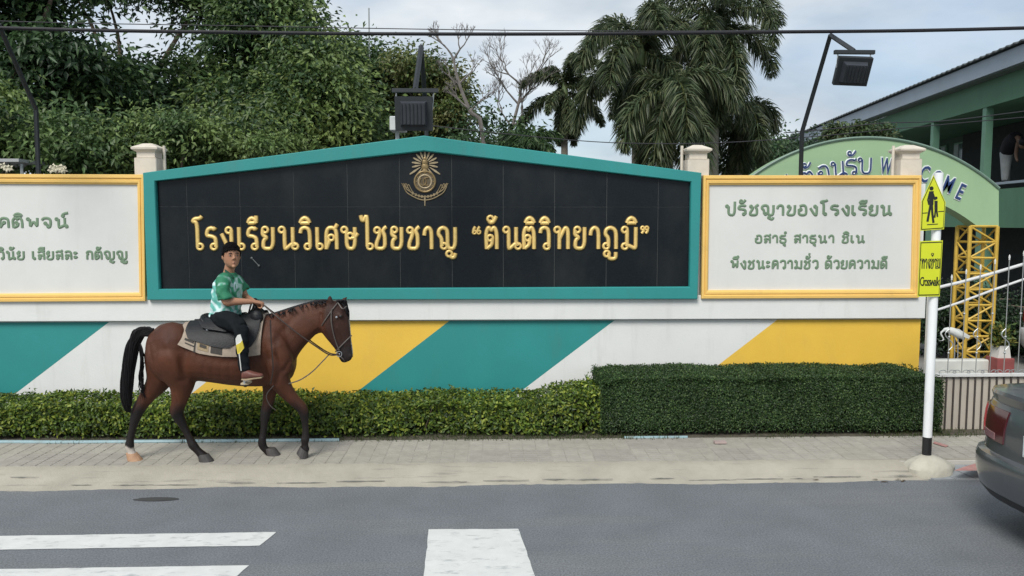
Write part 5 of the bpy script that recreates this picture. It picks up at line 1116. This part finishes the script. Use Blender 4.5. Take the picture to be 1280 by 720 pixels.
flood('black tilted floodlight on a bent pole right of the granite sign', (1001, 217), (1002.5, 165), (1038, 44), (1068, 64), .33, .25, R(28), R(-6))
flood('floodlight pole leaning out of the frame in front of the left trees', (45, 217), (45, 137), (-2, 30), (-34, 62), .35, .28, R(20))
# white roof corner, antenna, frame of a shelter behind the left board
tag(MB().box(at(487, 160, 11).x, at(506, 160, 11).x, 11, 11.3, at(495, 163, 11).z, at(495, 145, 11).z, bev=.01).tube([(at(496, 160, 11.1).x, 11.15, .06), (at(496, 160, 11.1).x, 11.15, at(495, 163, 11).z)], .03, 6).build('control_box', mat('box_white', (.5, .53, .52), rough=.6, var=.08)), 'pale metal control box on a post left of the central floodlight', 'box')
tag(MB().tube([(at(461, 60, 20).x, 20, .06), (at(461, 10, 20).x, 20, at(461, 10, 20).z)], .018, 5).build('antenna_mast', m_gg), 'thin antenna mast rising above the trees left of the central floodlight', 'antenna')
sf = thing('shelter', 'grey tube shelter frame with a thin flat roof behind the far left wall', 'shelter', (at(10, 210, 10.6).x, 10.6, .06))
for px in (27, -60): p = at(px, 205, 10.6); MB().tube([(p.x, 10.6, .06), (p.x, 10.6, p.z)], .02, 6).build('leg', m_gg, sf)
a, b = at(-90, 203, 10.6), at(29, 201, 10.6); MB().box(a.x, b.x, 10.5, 11.6, b.z - .02, b.z + .02).build('roof', mat('shelter_roof', (.35, .36, .36), rough=.6), sf)
def flowers(px, py, label, n, Y=9.9):
    p = at(px, py, Y); q = MB()
    for i in range(n):
        c = Vector((p.x + rs.gauss(0, .07), Y + rs.gauss(0, .05), p.z + abs(rs.gauss(0, .02)))); 
        for k in range(5): a = k * 1.257 + i; q.add([c, c + Vector((.03 * math.cos(a - .5), -.02, .03 * math.sin(a - .5))), c + Vector((.05 * math.cos(a), -.01, .05 * math.sin(a))), c + Vector((.03 * math.cos(a + .5), -.02, .03 * math.sin(a + .5)))], [(0, 1, 2, 3)])
    t = thing('flowering_shrub', label, 'shrub', (p.x, Y, .06)); q.build('blossom', mat('petal_cream', (.6, .56, .42), rough=.7), t); MB().tube([(p.x, Y, .06), (p.x + .03, Y, 1.4), (p.x, Y, p.z)], [.02, .014, .006], 5).build('stem', BARK, t)
flowers(72, 213, 'cream blossoms of a shrub peeping over the left board', 8); flowers(7, 211, 'yellow-white blossom under the shelter roof at the far left', 3)

# ------------------------------------------------------------------ overhead cables
m_cab = mat('cable_black', (.02, .02, .025), rough=.6, var=.1)
def cable(label, Y, r, pts, n=1):
    q = MB()
    for k in range(n):
        P = [at(x, y, Y) + Vector((0, .012 * math.cos(k * 2.1), .008 * k)) for x, y in pts]; q.tube(P, r, 6, sub=6)
    o = q.build('overhead_cable', m_cab, None, shade=True); return tag(o, label, 'cable', 'cables strung across the street')
cable('thick black overhead cable bundle across the whole street, lowest', 8.6, .0085, [(-700, 8), (-60, 34), (300, 41.5), (640, 43.5), (960, 41), (1280, 36), (1900, 14)], 3)
cable('thin black overhead cable just above the thick bundle', 8.6, .005, [(-700, -4), (-60, 24), (300, 32), (640, 37.5), (960, 38), (1280, 33), (1900, 12)])
cable('slack thin wire behind the wall running towards the green building', 11.6, .008, [(980, 166), (1040, 161), (1100, 154), (1180, 151), (1280, 139), (1500, 110)])
cable('second thin wire over the welcome arch', 11.8, .007, [(540, 157), (640, 168), (760, 178), (880, 179), (1000, 172), (1120, 161), (1240, 150), (1400, 136)])

# ------------------------------------------------------------------ trees
def broadleaf(label, base, trunk_h, blobs, n, ll, cl, seed, trunk_r=.16, nclump=90, group=None, name='broadleaf_tree', droop=.5, limbs=14, sd=.28):
    rs = np.random.default_rng(seed); b = Vector(base)
    t = thing(name, label, 'tree', b, group); q = MB()
    bl = np.array([list(x) for x in blobs]); n = int(n * .92); vol = bl[:, 3] * bl[:, 4] * bl[:, 5]; pr = vol / vol.sum()
    k = rs.choice(len(bl), nclump, p=pr); d = rs.normal(0, 1, (nclump, 3)); d /= np.linalg.norm(d, axis=1, keepdims=True); rad = rs.random(nclump) ** .42
    cc = bl[k, :3] + d * bl[k, 3:6] * rad[:, None]
    fork = b + Vector((rs.uniform(-.2, .2), 0, trunk_h)); q.tube([b, b + Vector((.05, 0, trunk_h * .5)), fork], [trunk_r * 1.25, trunk_r, trunk_r * .8], 8, sub=3)
    tr = q.build('trunk', BARK, t, shade=True); q = MB()
    for i in rs.choice(nclump, min(limbs, nclump), replace=False):
        e = Vector(cc[i]); m1 = fork.lerp(e, .35) + Vector((rs.uniform(-.2, .2), rs.uniform(-.2, .2), .25)); m2 = fork.lerp(e, .7) + Vector((rs.uniform(-.2, .2), rs.uniform(-.2, .2), .15))
        q.tube([fork - Vector((0, 0, .1)), m1, m2, e], [trunk_r * .5, trunk_r * .34, trunk_r * .2, .012], 6, sub=3)
    q.build('limbs', BARK, t, shade=True)
    w = rs.uniform(.4, 1.6, nclump); ci = rs.choice(nclump, n, p=w / w.sum()); sdv = sd * .85 * rs.uniform(.6, 1.5, (nclump, 1))
    off = rs.normal(0, 1, (n, 3)) * sdv[ci] * [1.15, 1.15, .75]; pos = cc[ci] + off
    nr = rs.normal(0, .6, (n, 3)) + np.array([0, -.35, .8]); dv = off * 1.2 + rs.normal(0, .35, (n, 3)) + np.array([0, -.1, -droop])
    cc_c = np.array(cl)[rs.integers(0, len(cl), nclump)]; c = cc_c[ci] * rs.uniform(.7, 1.35, (n, 1))
    leafmesh(pos, nr, dv, ll * rs.uniform(.45, 1.35, n), ll * .42 * rs.uniform(.8, 1.3, n), c, LEAF, 'foliage', t); return t
def blob(px, py, Y, rx, rz, ry=1.2): p = at(px, py, Y); k = Y / F; return (p.x, Y, p.z, rx * k, ry, rz * k)
dg_ = [(.040, .082, .034), (.055, .108, .040), (.090, .150, .052), (.022, .048, .020)]; mg = [(.070, .125, .042), (.11, .175, .054), (.155, .22, .07), (.034, .070, .026)]; yg = [(.13, .19, .05), (.19, .25, .07), (.085, .14, .04), (.04, .08, .026)]
def gx(px, Y): return (at(px, 217, Y).x, Y, .06)
broadleaf('dark spreading tree at the far left with a thick pale trunk rising out of frame', gx(22, 14), 3.4, [blob(-90, 60, 14, 110, 120), blob(40, 105, 14, 90, 70), blob(45, 22, 14.5, 62, 24), blob(115, 90, 14, 50, 34), blob(-20, -70, 14, 130, 60)], 42000, .155, dg_, 11, .20, 150)
broadleaf('dark dense tree behind the left board with sky gaps near its top', gx(150, 17), 3.6, [blob(130, 135, 16, 85, 48), blob(238, 118, 17, 58, 52), blob(120, -30, 17, 80, 20), blob(250, 0, 17.5, 36, 30), blob(300, -40, 17, 90, 46)], 40000, .15, dg_ + mg[:2], 12, .17, 150)
broadleaf('tall green tree left of the central floodlight reaching the top edge', gx(310, 16), 3.2, [blob(318, 66, 16, 50, 56), blob(325, 10, 16, 55, 26), blob(370, 90, 16, 52, 42), blob(330, 150, 15.6, 85, 46)], 40000, .14, mg, 13, .15, 140)
broadleaf('bright green leafy tree sloping down towards the granite sign', gx(405, 15), 2.2, [blob(398, 122, 14.8, 46, 42), blob(375, 165, 14.5, 75, 30), blob(422, 155, 14.6, 32, 38), blob(390, 78, 15.2, 22, 22)], 36000, .12, mg + yg, 14, .12, 130)
broadleaf('light green bushy tree behind the left end of the granite sign', gx(250, 12.5), 1.6, [blob(250, 175, 12.5, 78, 32), blob(330, 190, 12.5, 60, 20), blob(180, 190, 12.5, 48, 24)], 25000, .10, mg + yg[:1], 15, .09, 100, sd=.2)
broadleaf('yellow-green shrubby tree behind the far left board', gx(20, 12), 1.5, [blob(25, 165, 12, 50, 38), blob(95, 180, 12, 55, 34), blob(-60, 150, 12, 60, 60), blob(135, 195, 12, 40, 20)], 26000, .11, mg + yg[:1], 16, .09, 110, sd=.2)
broadleaf('dark tree just left of the central floodlight', gx(455, 21), 3.6, [blob(450, 72, 21, 20, 20), blob(455, 120, 21, 34, 50), blob(490, 150, 21, 34, 40), blob(480, 95, 21, 20, 26)], 30000, .15, dg_ + mg[:1], 17, .13, 90)
broadleaf('rounded olive topped tree behind the central floodlight', gx(540, 20), 3.4, [blob(515, 92, 20, 22, 20), blob(550, 105, 20, 22, 22), blob(562, 145, 20, 20, 38), blob(520, 145, 20.5, 36, 42)], 32000, .13, [(.10, .14, .035), (.14, .17, .05), (.05, .09, .028), (.15, .16, .055)], 18, .12, 100, sd=.24)
broadleaf('sparse low tree with drooping leaves in front of the bare tree', gx(600, 18), 2.2, [blob(605, 145, 18, 24, 12), blob(645, 172, 18, 36, 12), blob(585, 178, 18, 36, 12)], 2600, .14, dg_ + mg[:1], 19, .06, 40, sd=.2)
broadleaf('dark low tree between the right palm and the green building', gx(985, 24), 2.0, [blob(985, 194, 24, 26, 10), blob(1010, 204, 24, 22, 8), blob(955, 195, 22, 30, 20)], 9000, .14, dg_, 20, .10, 60)
broadleaf('low dark shrub mass behind the gate under the arch', (at(1225, 400, 13.5).x, 13.5, .06), .5, [(7.9, 13.4, .6, .9, .5, .5), (8.9, 13.6, .5, .8, .5, .4), (8.3, 13.9, .9, .6, .4, .4), (9.6, 13.8, .6, .6, .4, .5)], 16000, .09, [(.02, .045, .018), (.03, .06, .02), (.012, .025, .010)], 21, .05, 80, name='shrub', sd=.16)
for i, (px, rr, lb) in enumerate(((1045, 11, 'small feathery shrub tree in front of the grey eaves, left one'), (1072, 9, 'small feathery shrub tree in front of the veranda, middle one'), (1100, 11, 'small feathery shrub tree in front of the green band, right one'))):
    broadleaf(lb, gx(px, 19), 2.6, [blob(px, 161, 19, rr, 5, .3), blob(px, 173, 19, rr, 7, .3)], 1100, .13, [(.07, .11, .045), (.05, .08, .03), (.10, .12, .05)], 40 + i, .05, 26, sd=.10, group='small shrub trees beyond the arch')
# bare tree
def bare(label, px, Y, pts0, seed, h=1.0, depth=5):
    rs = random.Random(seed); t = thing('bare_tree', label, 'tree', gx(px, Y)); q = MB()
    def grow(p, d, L, r, k):
        e = p + d * L; m = p.lerp(e, .5) + Vector((rs.uniform(-.12, .12), rs.uniform(-.12, .12), 0)) * L; q.tube([p, m, e], [r, r * .85, r * .68], 5)
        if k == 0: return
        for _ in range(rs.choice((2, 3, 3)) if k > 1 else 3):
            nd = (d + Vector((rs.uniform(-.75, .75), rs.uniform(-.5, .5), rs.uniform(-.15, .55)))).normalized(); grow(e, nd, L * rs.uniform(.62, .85), r * .62, k - 1)
    P = [at(x, y, Y) for x, y in pts0]; base = Vector(gx(px, Y)); q.tube([base] + P, [.085] + [.055 - .010 * i for i in range(len(P))], 6, sub=3); q.build('trunk', mat('pale_bark', (.17, .155, .145), rough=.9, var=.3, scale=10), t, shade=True); q = MB()
    for i, p in enumerate(P):
        for s in (-1, 1):
            if i: grow(p, Vector((s * rs.uniform(.4, .9), rs.uniform(-.3, .3), rs.uniform(.6, 1.))).normalized(), .62 * h, .026, depth - (i < 1))
    q.build('branches', MATS['pale_bark'], t, shade=True); return t
bare('leafless pale grey tree against the sky right of the floodlight', 632, 18, [(634, 190), (640, 160), (648, 130), (652, 108)], 3, .62, 5)
bare('thin leafless tree leaning left beside the olive tree', 606, 17, [(604, 175), (588, 140), (574, 105), (567, 75)], 9, .42, 4)
# palms
PALM = {}
def frond_mesh(kind, elev, L, droop, seed, ll, cl, plum):
    rs = np.random.default_rng(seed); n = 44; t = np.linspace(0, 1, n); 
    pts = [np.zeros(3)]; ang = elev; step = L / (n - 1)
    for i in range(1, n): ang = max(-1.5, elev - droop * (i / n) ** 1.05); pts.append(pts[-1] + step * np.array([math.cos(ang), 0, math.sin(ang)]))
    P = np.array(pts); q = MB(); q.tube([Vector(p) for p in P[::4]] + [Vector(P[-1])], list(np.linspace(.028, .005, len(P[::4]) + 1)), 5)
    m = n * plum; i = rs.integers(4, n, m); pos = P[i]; tan = P[i] - P[i - 1]; tan /= np.linalg.norm(tan, axis=1, keepdims=True)
    az = rs.choice([-1, 1], m) * rs.normal(1.4, .9, m); upv = np.cross(tan, np.tile([0, 1., 0], (m, 1))); upv = -upv; side = np.tile([0, 1., 0], (m, 1))
    out = side * np.sin(az)[:, None] + upv * np.cos(az)[:, None]; lt = (ll * (np.sin(np.pi * np.clip(i / n * .9 + .08, 0, 1)) ** .6) * rs.uniform(.75, 1.15, m))
    d0 = out * .85 + tan * .55; d0 /= np.linalg.norm(d0, axis=1, keepdims=True)
    a = pos; mid = a + d0 * (lt * .5)[:, None] + np.stack([0 * lt, 0 * lt, -lt * .06], 1); e = a + d0 * (lt * .88)[:, None] + np.stack([0 * lt, 0 * lt, -lt * .42], 1)
    w = np.cross(d0, rs.normal(0, 1, (m, 3))); w /= np.linalg.norm(w, axis=1, keepdims=True); w *= .013
    V = np.stack([a - w * .5, a + w * .5, mid + w, mid - w, e], 1).reshape(-1, 3); col = np.array(cl)[rs.integers(0, len(cl), m)] * rs.uniform(.75, 1.3, (m, 1))
    k0 = len(q.v); nf = len(q.f); q.add([tuple(v) for v in V], [f for j in range(m) for f in ((j * 5, j * 5 + 1, j * 5 + 2, j * 5 + 3), (j * 5 + 3, j * 5 + 2, j * 5 + 4))])
    me = bpy.data.meshes.new('frond'); me.from_pydata(q.v, [], q.f); ca = me.color_attributes.new('Col', 'FLOAT_COLOR', 'POINT'); c4 = np.ones((len(q.v), 4), np.float32); c4[:k0, :3] = (.10, .12, .04); c4[k0:, :3] = np.repeat(col, 5, 0); ca.data.foreach_set('color', c4.ravel()); me.materials.append(LEAF); return me
pc = [(.056, .084, .038), (.080, .110, .050), (.036, .058, .028), (.13, .15, .075)]
def palm(label, px, py, Y, L, nf, ll, seed, trunk_r=.13, plum=13, lo=-1.15, hi=1.35, lean=0., cl=pc, droopk=1.0):
    rs = random.Random(seed); c = at(px, py, Y); t = thing('palm_tree', label, 'palm tree', (c.x + lean, Y, .06))
    q = MB(); q.tube([(c.x + lean, Y, .06), (c.x + lean * .5, Y, c.z * .5), (c.x, Y, c.z - .45)], [trunk_r * 1.2, trunk_r, trunk_r * .85], 10, sub=6); 
    q.build('trunk', mat('palm_trunk', (.20, .185, .15), rough=.9, var=.3, scale=6, bump=.6), t, shade=True)
    MB().tube([(c.x, Y, c.z - .5), (c.x, Y, c.z - .1), (c.x, Y, c.z + .25)], [trunk_r * .9, trunk_r * 1.0, .05], 10, sub=3).build('crownshaft', mat('crownshaft', (.12, .17, .07), rough=.6, var=.15), t, shade=True)
    kinds = []
    for k in range(6):
        f = k / 5; el = hi + (lo - hi) * f; kinds.append(frond_mesh('f', el, L * (1.0 + .10 * math.sin(k * 2.3)), (2.55 - 1.5 * f + .25 * math.sin(k * 1.7)) * droopk, seed * 10 + k, ll, cl, plum))
    for i in range(nf):
        f = i / (nf - 1); k = min(5, int(f * 6)); o = bpy.data.objects.new('frond', kinds[k]); C.objects.link(o); o.parent = t
        o.location = (-lean + rs.uniform(-.05, .05), rs.uniform(-.05, .05), c.z - .06 + (.2 * (1 - f)) - .06); o.rotation_euler = (rs.uniform(-.12, .12), 0, i * 2.399 + rs.uniform(-.3, .3)); s = rs.uniform(.85, 1.1); o.scale = (s, s, s)
    return t
palm('tall foxtail palm with drooping bushy fronds, left one of the big pair', 799, 66, 16, 1.9, 17, .44, 31, .13, plum=15, lo=-1.2, hi=1.3)
palm('tallest foxtail palm, right one of the big pair, cut by the top edge', 893, 38, 16.6, 2.15, 19, .46, 32, .14, plum=15, lo=-1.2, hi=1.3)
palm('lower foxtail palm with hanging fronds in front of the big pair', 836, 118, 15.2, 1.7, 11, .42, 33, .11, plum=14, lo=-1.3, hi=.9)
palm('foxtail palm hidden behind the pair, hanging over the wall post', 925, 142, 17.5, 1.45, 9, .40, 35, .11, plum=13, lo=-1.3, hi=.7)
palm('small slim palm with one upright spear leaf left of the big pair', 706, 116, 18, 1.15, 15, .24, 34, .085, plum=14, lo=-1.1, hi=1.5, droopk=.8)
palm('low dark palm crown just above the green frame', 655, 188, 16.5, .9, 12, .22, 36, .08, plum=11, lo=-.3, hi=.9, cl=dg_, droopk=.6)

# ------------------------------------------------------------------ cars
def car(label, loc, head, paint, detail=True):
    c = bpy.data.objects.new('car', None); C.objects.link(c); c.location = loc; c.rotation_euler = (0, 0, head); c['local'] = 1
    tag(c, label, 'car')
    L = 4.6
    # half width, rear x, front x for each height
    zt = [.24, .27, .34, .45, .56, .60, .615, .70, .80, .90, .98, 1.03]
    wt = [.79, .84, .885, .90, .90, .893, .872, .868, .868, .862, .848, .80]
    rt = [.13, .075, .030, .005, .0, .012, .055, .062, .060, .070, .085, .16]
    ft = [L - .25, L - .14, L - .05, L, L, L - .01, L - .03, L - .08, L - .22, L - .9, L - 1.1, L - 1.4]
    def surf(a, z, out=0.):
        """a: 0 rear centre, 90 side, 180 front centre; sign picks the side"""
        s = 1 if a >= 0 else -1; a = abs(a); w = np.interp(z, zt, wt) + out; r = np.interp(z, zt, rt) - out; f = np.interp(z, zt, ft) + out
        n = 3.4; A = .62
        if a <= 90: t = R(a); x = r + A * (1 - abs(math.cos(t)) ** (2 / n)); y = w * abs(math.sin(t)) ** (2 / n)
        else: t = R(a - 90); x = f - A * (1 - abs(math.sin(t)) ** (2 / n)); y = w * abs(math.cos(t)) ** (2 / n)
        return Vector((x, s * y, z))
    def m_on(me_mb, name, m, p=c, shade=True):
        o = me_mb.build(name, m, p, shade=shade); return o
    aa = list(range(0, 181, 4)); ring_a = aa + [-a for a in aa[-2:0:-1]]
    zz = [.24, .27, .30, .34, .39, .45, .51, .56, .58, .60, .607, .615, .63, .66, .70, .75, .80, .85, .90, .94, .98, 1.01, 1.03]
    q = MB(); q.loft([[surf(a, z) for a in ring_a] for z in zz]); body = m_on(q, 'body', paint)
    # deck and bonnet crown
    q = MB(); q.loft([[Vector(((surf(a, 1.03).x - 2.2) * k + 2.2, surf(a, 1.03).y * k, 1.028 + dz)) for a in ring_a] for k, dz in ((1, 0), (.97, .018), (.9, .032), (.6, .045), (.1, .05))]); m_on(q, 'upper_panel', paint)
    # boot lid with lip
    q = MB(); g = []
    for a in range(-64, 65, 4):
        P = surf(a, 1.0); cr_ = .030 * math.cos(R(a)) ; g.append([P + Vector((.10, 0, -.10)), P + Vector((-.012, 0, -.055)), P + Vector((-.048, 0, .020 + cr_)), P + Vector((-.035, 0, .045 + cr_)), P + Vector((.05, 0, .052 + cr_)), P + Vector((.35, -P.y * .05, .066 + cr_))])
    V = [p for r in g for p in r]; K = 6; q.add(V, [(i * K + j, (i + 1) * K + j, (i + 1) * K + j + 1, i * K + j + 1) for i in range(len(g) - 1) for j in range(K - 1)] + [tuple(range(K)), tuple(range(len(V) - 1, len(V) - K - 1, -1))]); m_on(q, 'boot_lid', paint)
    def patchc(a0, a1, z0, z1, out, name, m, p=c, na=8, nz=5, skew=None):
        q = MB(); g = []
        for lay in (out, out - .02):
            for i in range(na + 1):
                for j in range(nz + 1):
                    u = i / na; v = j / nz; z = z0 + (z1 - z0) * v; a = a0 + (a1 - a0) * u
                    if skew: a += skew * v
                    g.append(surf(a, z, lay))
        n_ = (na + 1) * (nz + 1); Fs = []
        for i in range(na):
            for j in range(nz): b = i * (nz + 1) + j; Fs += [(b, b + nz + 1, b + nz + 2, b + 1), (n_ + b, n_ + b + 1, n_ + b + nz + 2, n_ + b + nz + 1)]
        for i in range(na): b = i * (nz + 1); Fs.append((b, n_ + b, n_ + b + nz + 1, b + nz + 1)); b += nz; Fs.append((b, b + nz + 1, n_ + b + nz + 1, n_ + b))
        for j in range(nz): b = j; Fs.append((b, b + 1, n_ + b + 1, n_ + b)); b = na * (nz + 1) + j; Fs.append((b, n_ + b, n_ + b + 1, b + 1))
        return m_on(q.add(g, Fs), name, m, p)
    m_tl = mat('tail_lamp_red', (.075, .012, .016), rough=.12, var=.1, spec=.7, coat=.6); m_tl2 = mat('tail_lamp_bright', (.28, .03, .025), rough=.15, var=.1); m_tl3 = mat('tail_lamp_clear', (.26, .14, .15), rough=.15, var=.1); m_pl = mat('plate_white', (.60, .64, .66), rough=.4, var=.05); m_dk2 = mat('trim_black', (.012, .012, .014), rough=.5, var=.1); m_ty = mat('tyre', (.02, .02, .02), rough=.85, var=.2); m_rim2 = mat('rim', (.4, .41, .42), rough=.3, metal=.8)
    for s in (1, -1):
        tl = patchc(s * 15, s * 76, .70, .945, .010, 'tail_lamp', m_tl, skew=s * -2); patchc(s * 40, s * 58, .73, .93, .016, 'lamp_reflector', m_tl2, tl, skew=s * 5); patchc(s * 22, s * 60, .71, .76, .014, 'clear_lens', m_tl3, tl); patchc(s * 62, s * 69, .77, .935, .014, 'clear_lens', m_tl3, tl)
        hl_ = patchc(s * 112, s * 150, .62, .74, .008, 'headlight', m_gl)
    patchc(-2.5, 2.5, .66, .845, .004, 'plate_recess', m_dk2)
    # number plate (too blurred to read in the photograph: province strip and dark strokes only)
    x_ = surf(0, .76).x - .012; pt = MB().box(x_ - .006, x_, -.17, .17, .675, .825, bev=.002).build('number_plate', m_pl, c); 
    MB().box(x_ - .0075, x_ - .0062, -.155, .155, .685, .69).box(x_ - .0075, x_ - .0062, -.155, .155, .81, .815).build('plate_border', m_dk2, pt)
    patchc(-40, 40, .27, .33, .004, 'lower_grille', m_dk2)
    patchc(-84, 84, .604, .613, .0, 'bumper_groove', m_dk2)
    # greenhouse
    def gh(z, k): return [Vector((x, y, z)) for x, y in ((.95 + k * .85, .70 - k * .18), (1.15 + k * .78, .745 - k * .17), (2.0, .765 - k * .15), (2.9, .755 - k * .15), (3.55 - k * .82, .70 - k * .17))]
    def sect(z, k): a = gh(z, k); return a + [Vector((p.x, -p.y, p.z)) for p in a[::-1]]
    MB().loft([sect(1.05, 0), sect(1.2, .35), sect(1.38, .8)]).build('windows', m_gl, c); MB().loft([sect(1.375, .78), sect(1.43, .9), sect(1.455, 1.05), sect(1.46, 1.6)]).build('roof', paint, c, shade=True)
    for s in (1, -1):
        for (pa, pb) in ((0, 0), (2, 2), (4, 4)):
            A = gh(1.05, 0)[pa]; B_ = gh(1.38, .8)[pb]; MB().tube([Vector((A.x, s * A.y, A.z)), Vector((B_.x, s * B_.y, B_.z))], .03, 5).build('window_pillar', paint, c)
        MB().box(3.0, 3.15, s * .80 - .09, s * .80 + .09, 1.02, 1.12, bev=.02).build('mirror', paint, c)
        for wxp in (.95, 3.65):
            w = MB().add([], []); q = MB(); n = 28
            yo = s * .905; yi = s * .70
            q.loft([[(wxp + r_ * math.cos(2 * math.pi * k / n), y_, .325 + r_ * math.sin(2 * math.pi * k / n)) for k in range(n)] for r_, y_ in ((.30, yi), (.325, yi + s * .03), (.325, yo - s * .03), (.30, yo), (.215, yo + s * .002))]); w = q.build('wheel', m_ty, c, shade=False)
            q = MB(); q.loft([[(wxp + r_ * math.cos(2 * math.pi * k / n), y_, .325 + r_ * math.sin(2 * math.pi * k / n)) for k in range(n)] for r_, y_ in ((.213, yo + s * .003), (.20, yo - s * .01), (.05, yo + s * .008))]); q.build('rim', m_rim2, w)
            q = MB(); q.tube([(wxp + .36 * math.cos(t), s * .893, .325 + .36 * math.sin(t)) for t in [k * math.pi / 16 - .15 for k in range(20)]], .028, 6); q.build('wheel_arch', m_dk2, c)
        for xd in (1.55, 2.55): 
            MB().box(xd + .25, xd + .42, s * .875 - .012, s * .875 + .018, .84, .865, bev=.004).build('door_handle', paint, c)
    return c
m_cp = mat('car_paint_grey', (.125, .132, .142), rough=.28, var=.04, scale=20, metal=.55, coat=.7)
CARLOC = (3.71, 5.22, 0.035); CARHEAD = R(5)
car('dark grey sedan at the right edge, only its left rear corner in view', CARLOC, CARHEAD, m_cp)
car('white parked car behind the gate at the right edge', (8.62, 11.7, .06), R(20), mat('car_paint_white', (.55, .56, .56), rough=.3, var=.03, coat=.5))
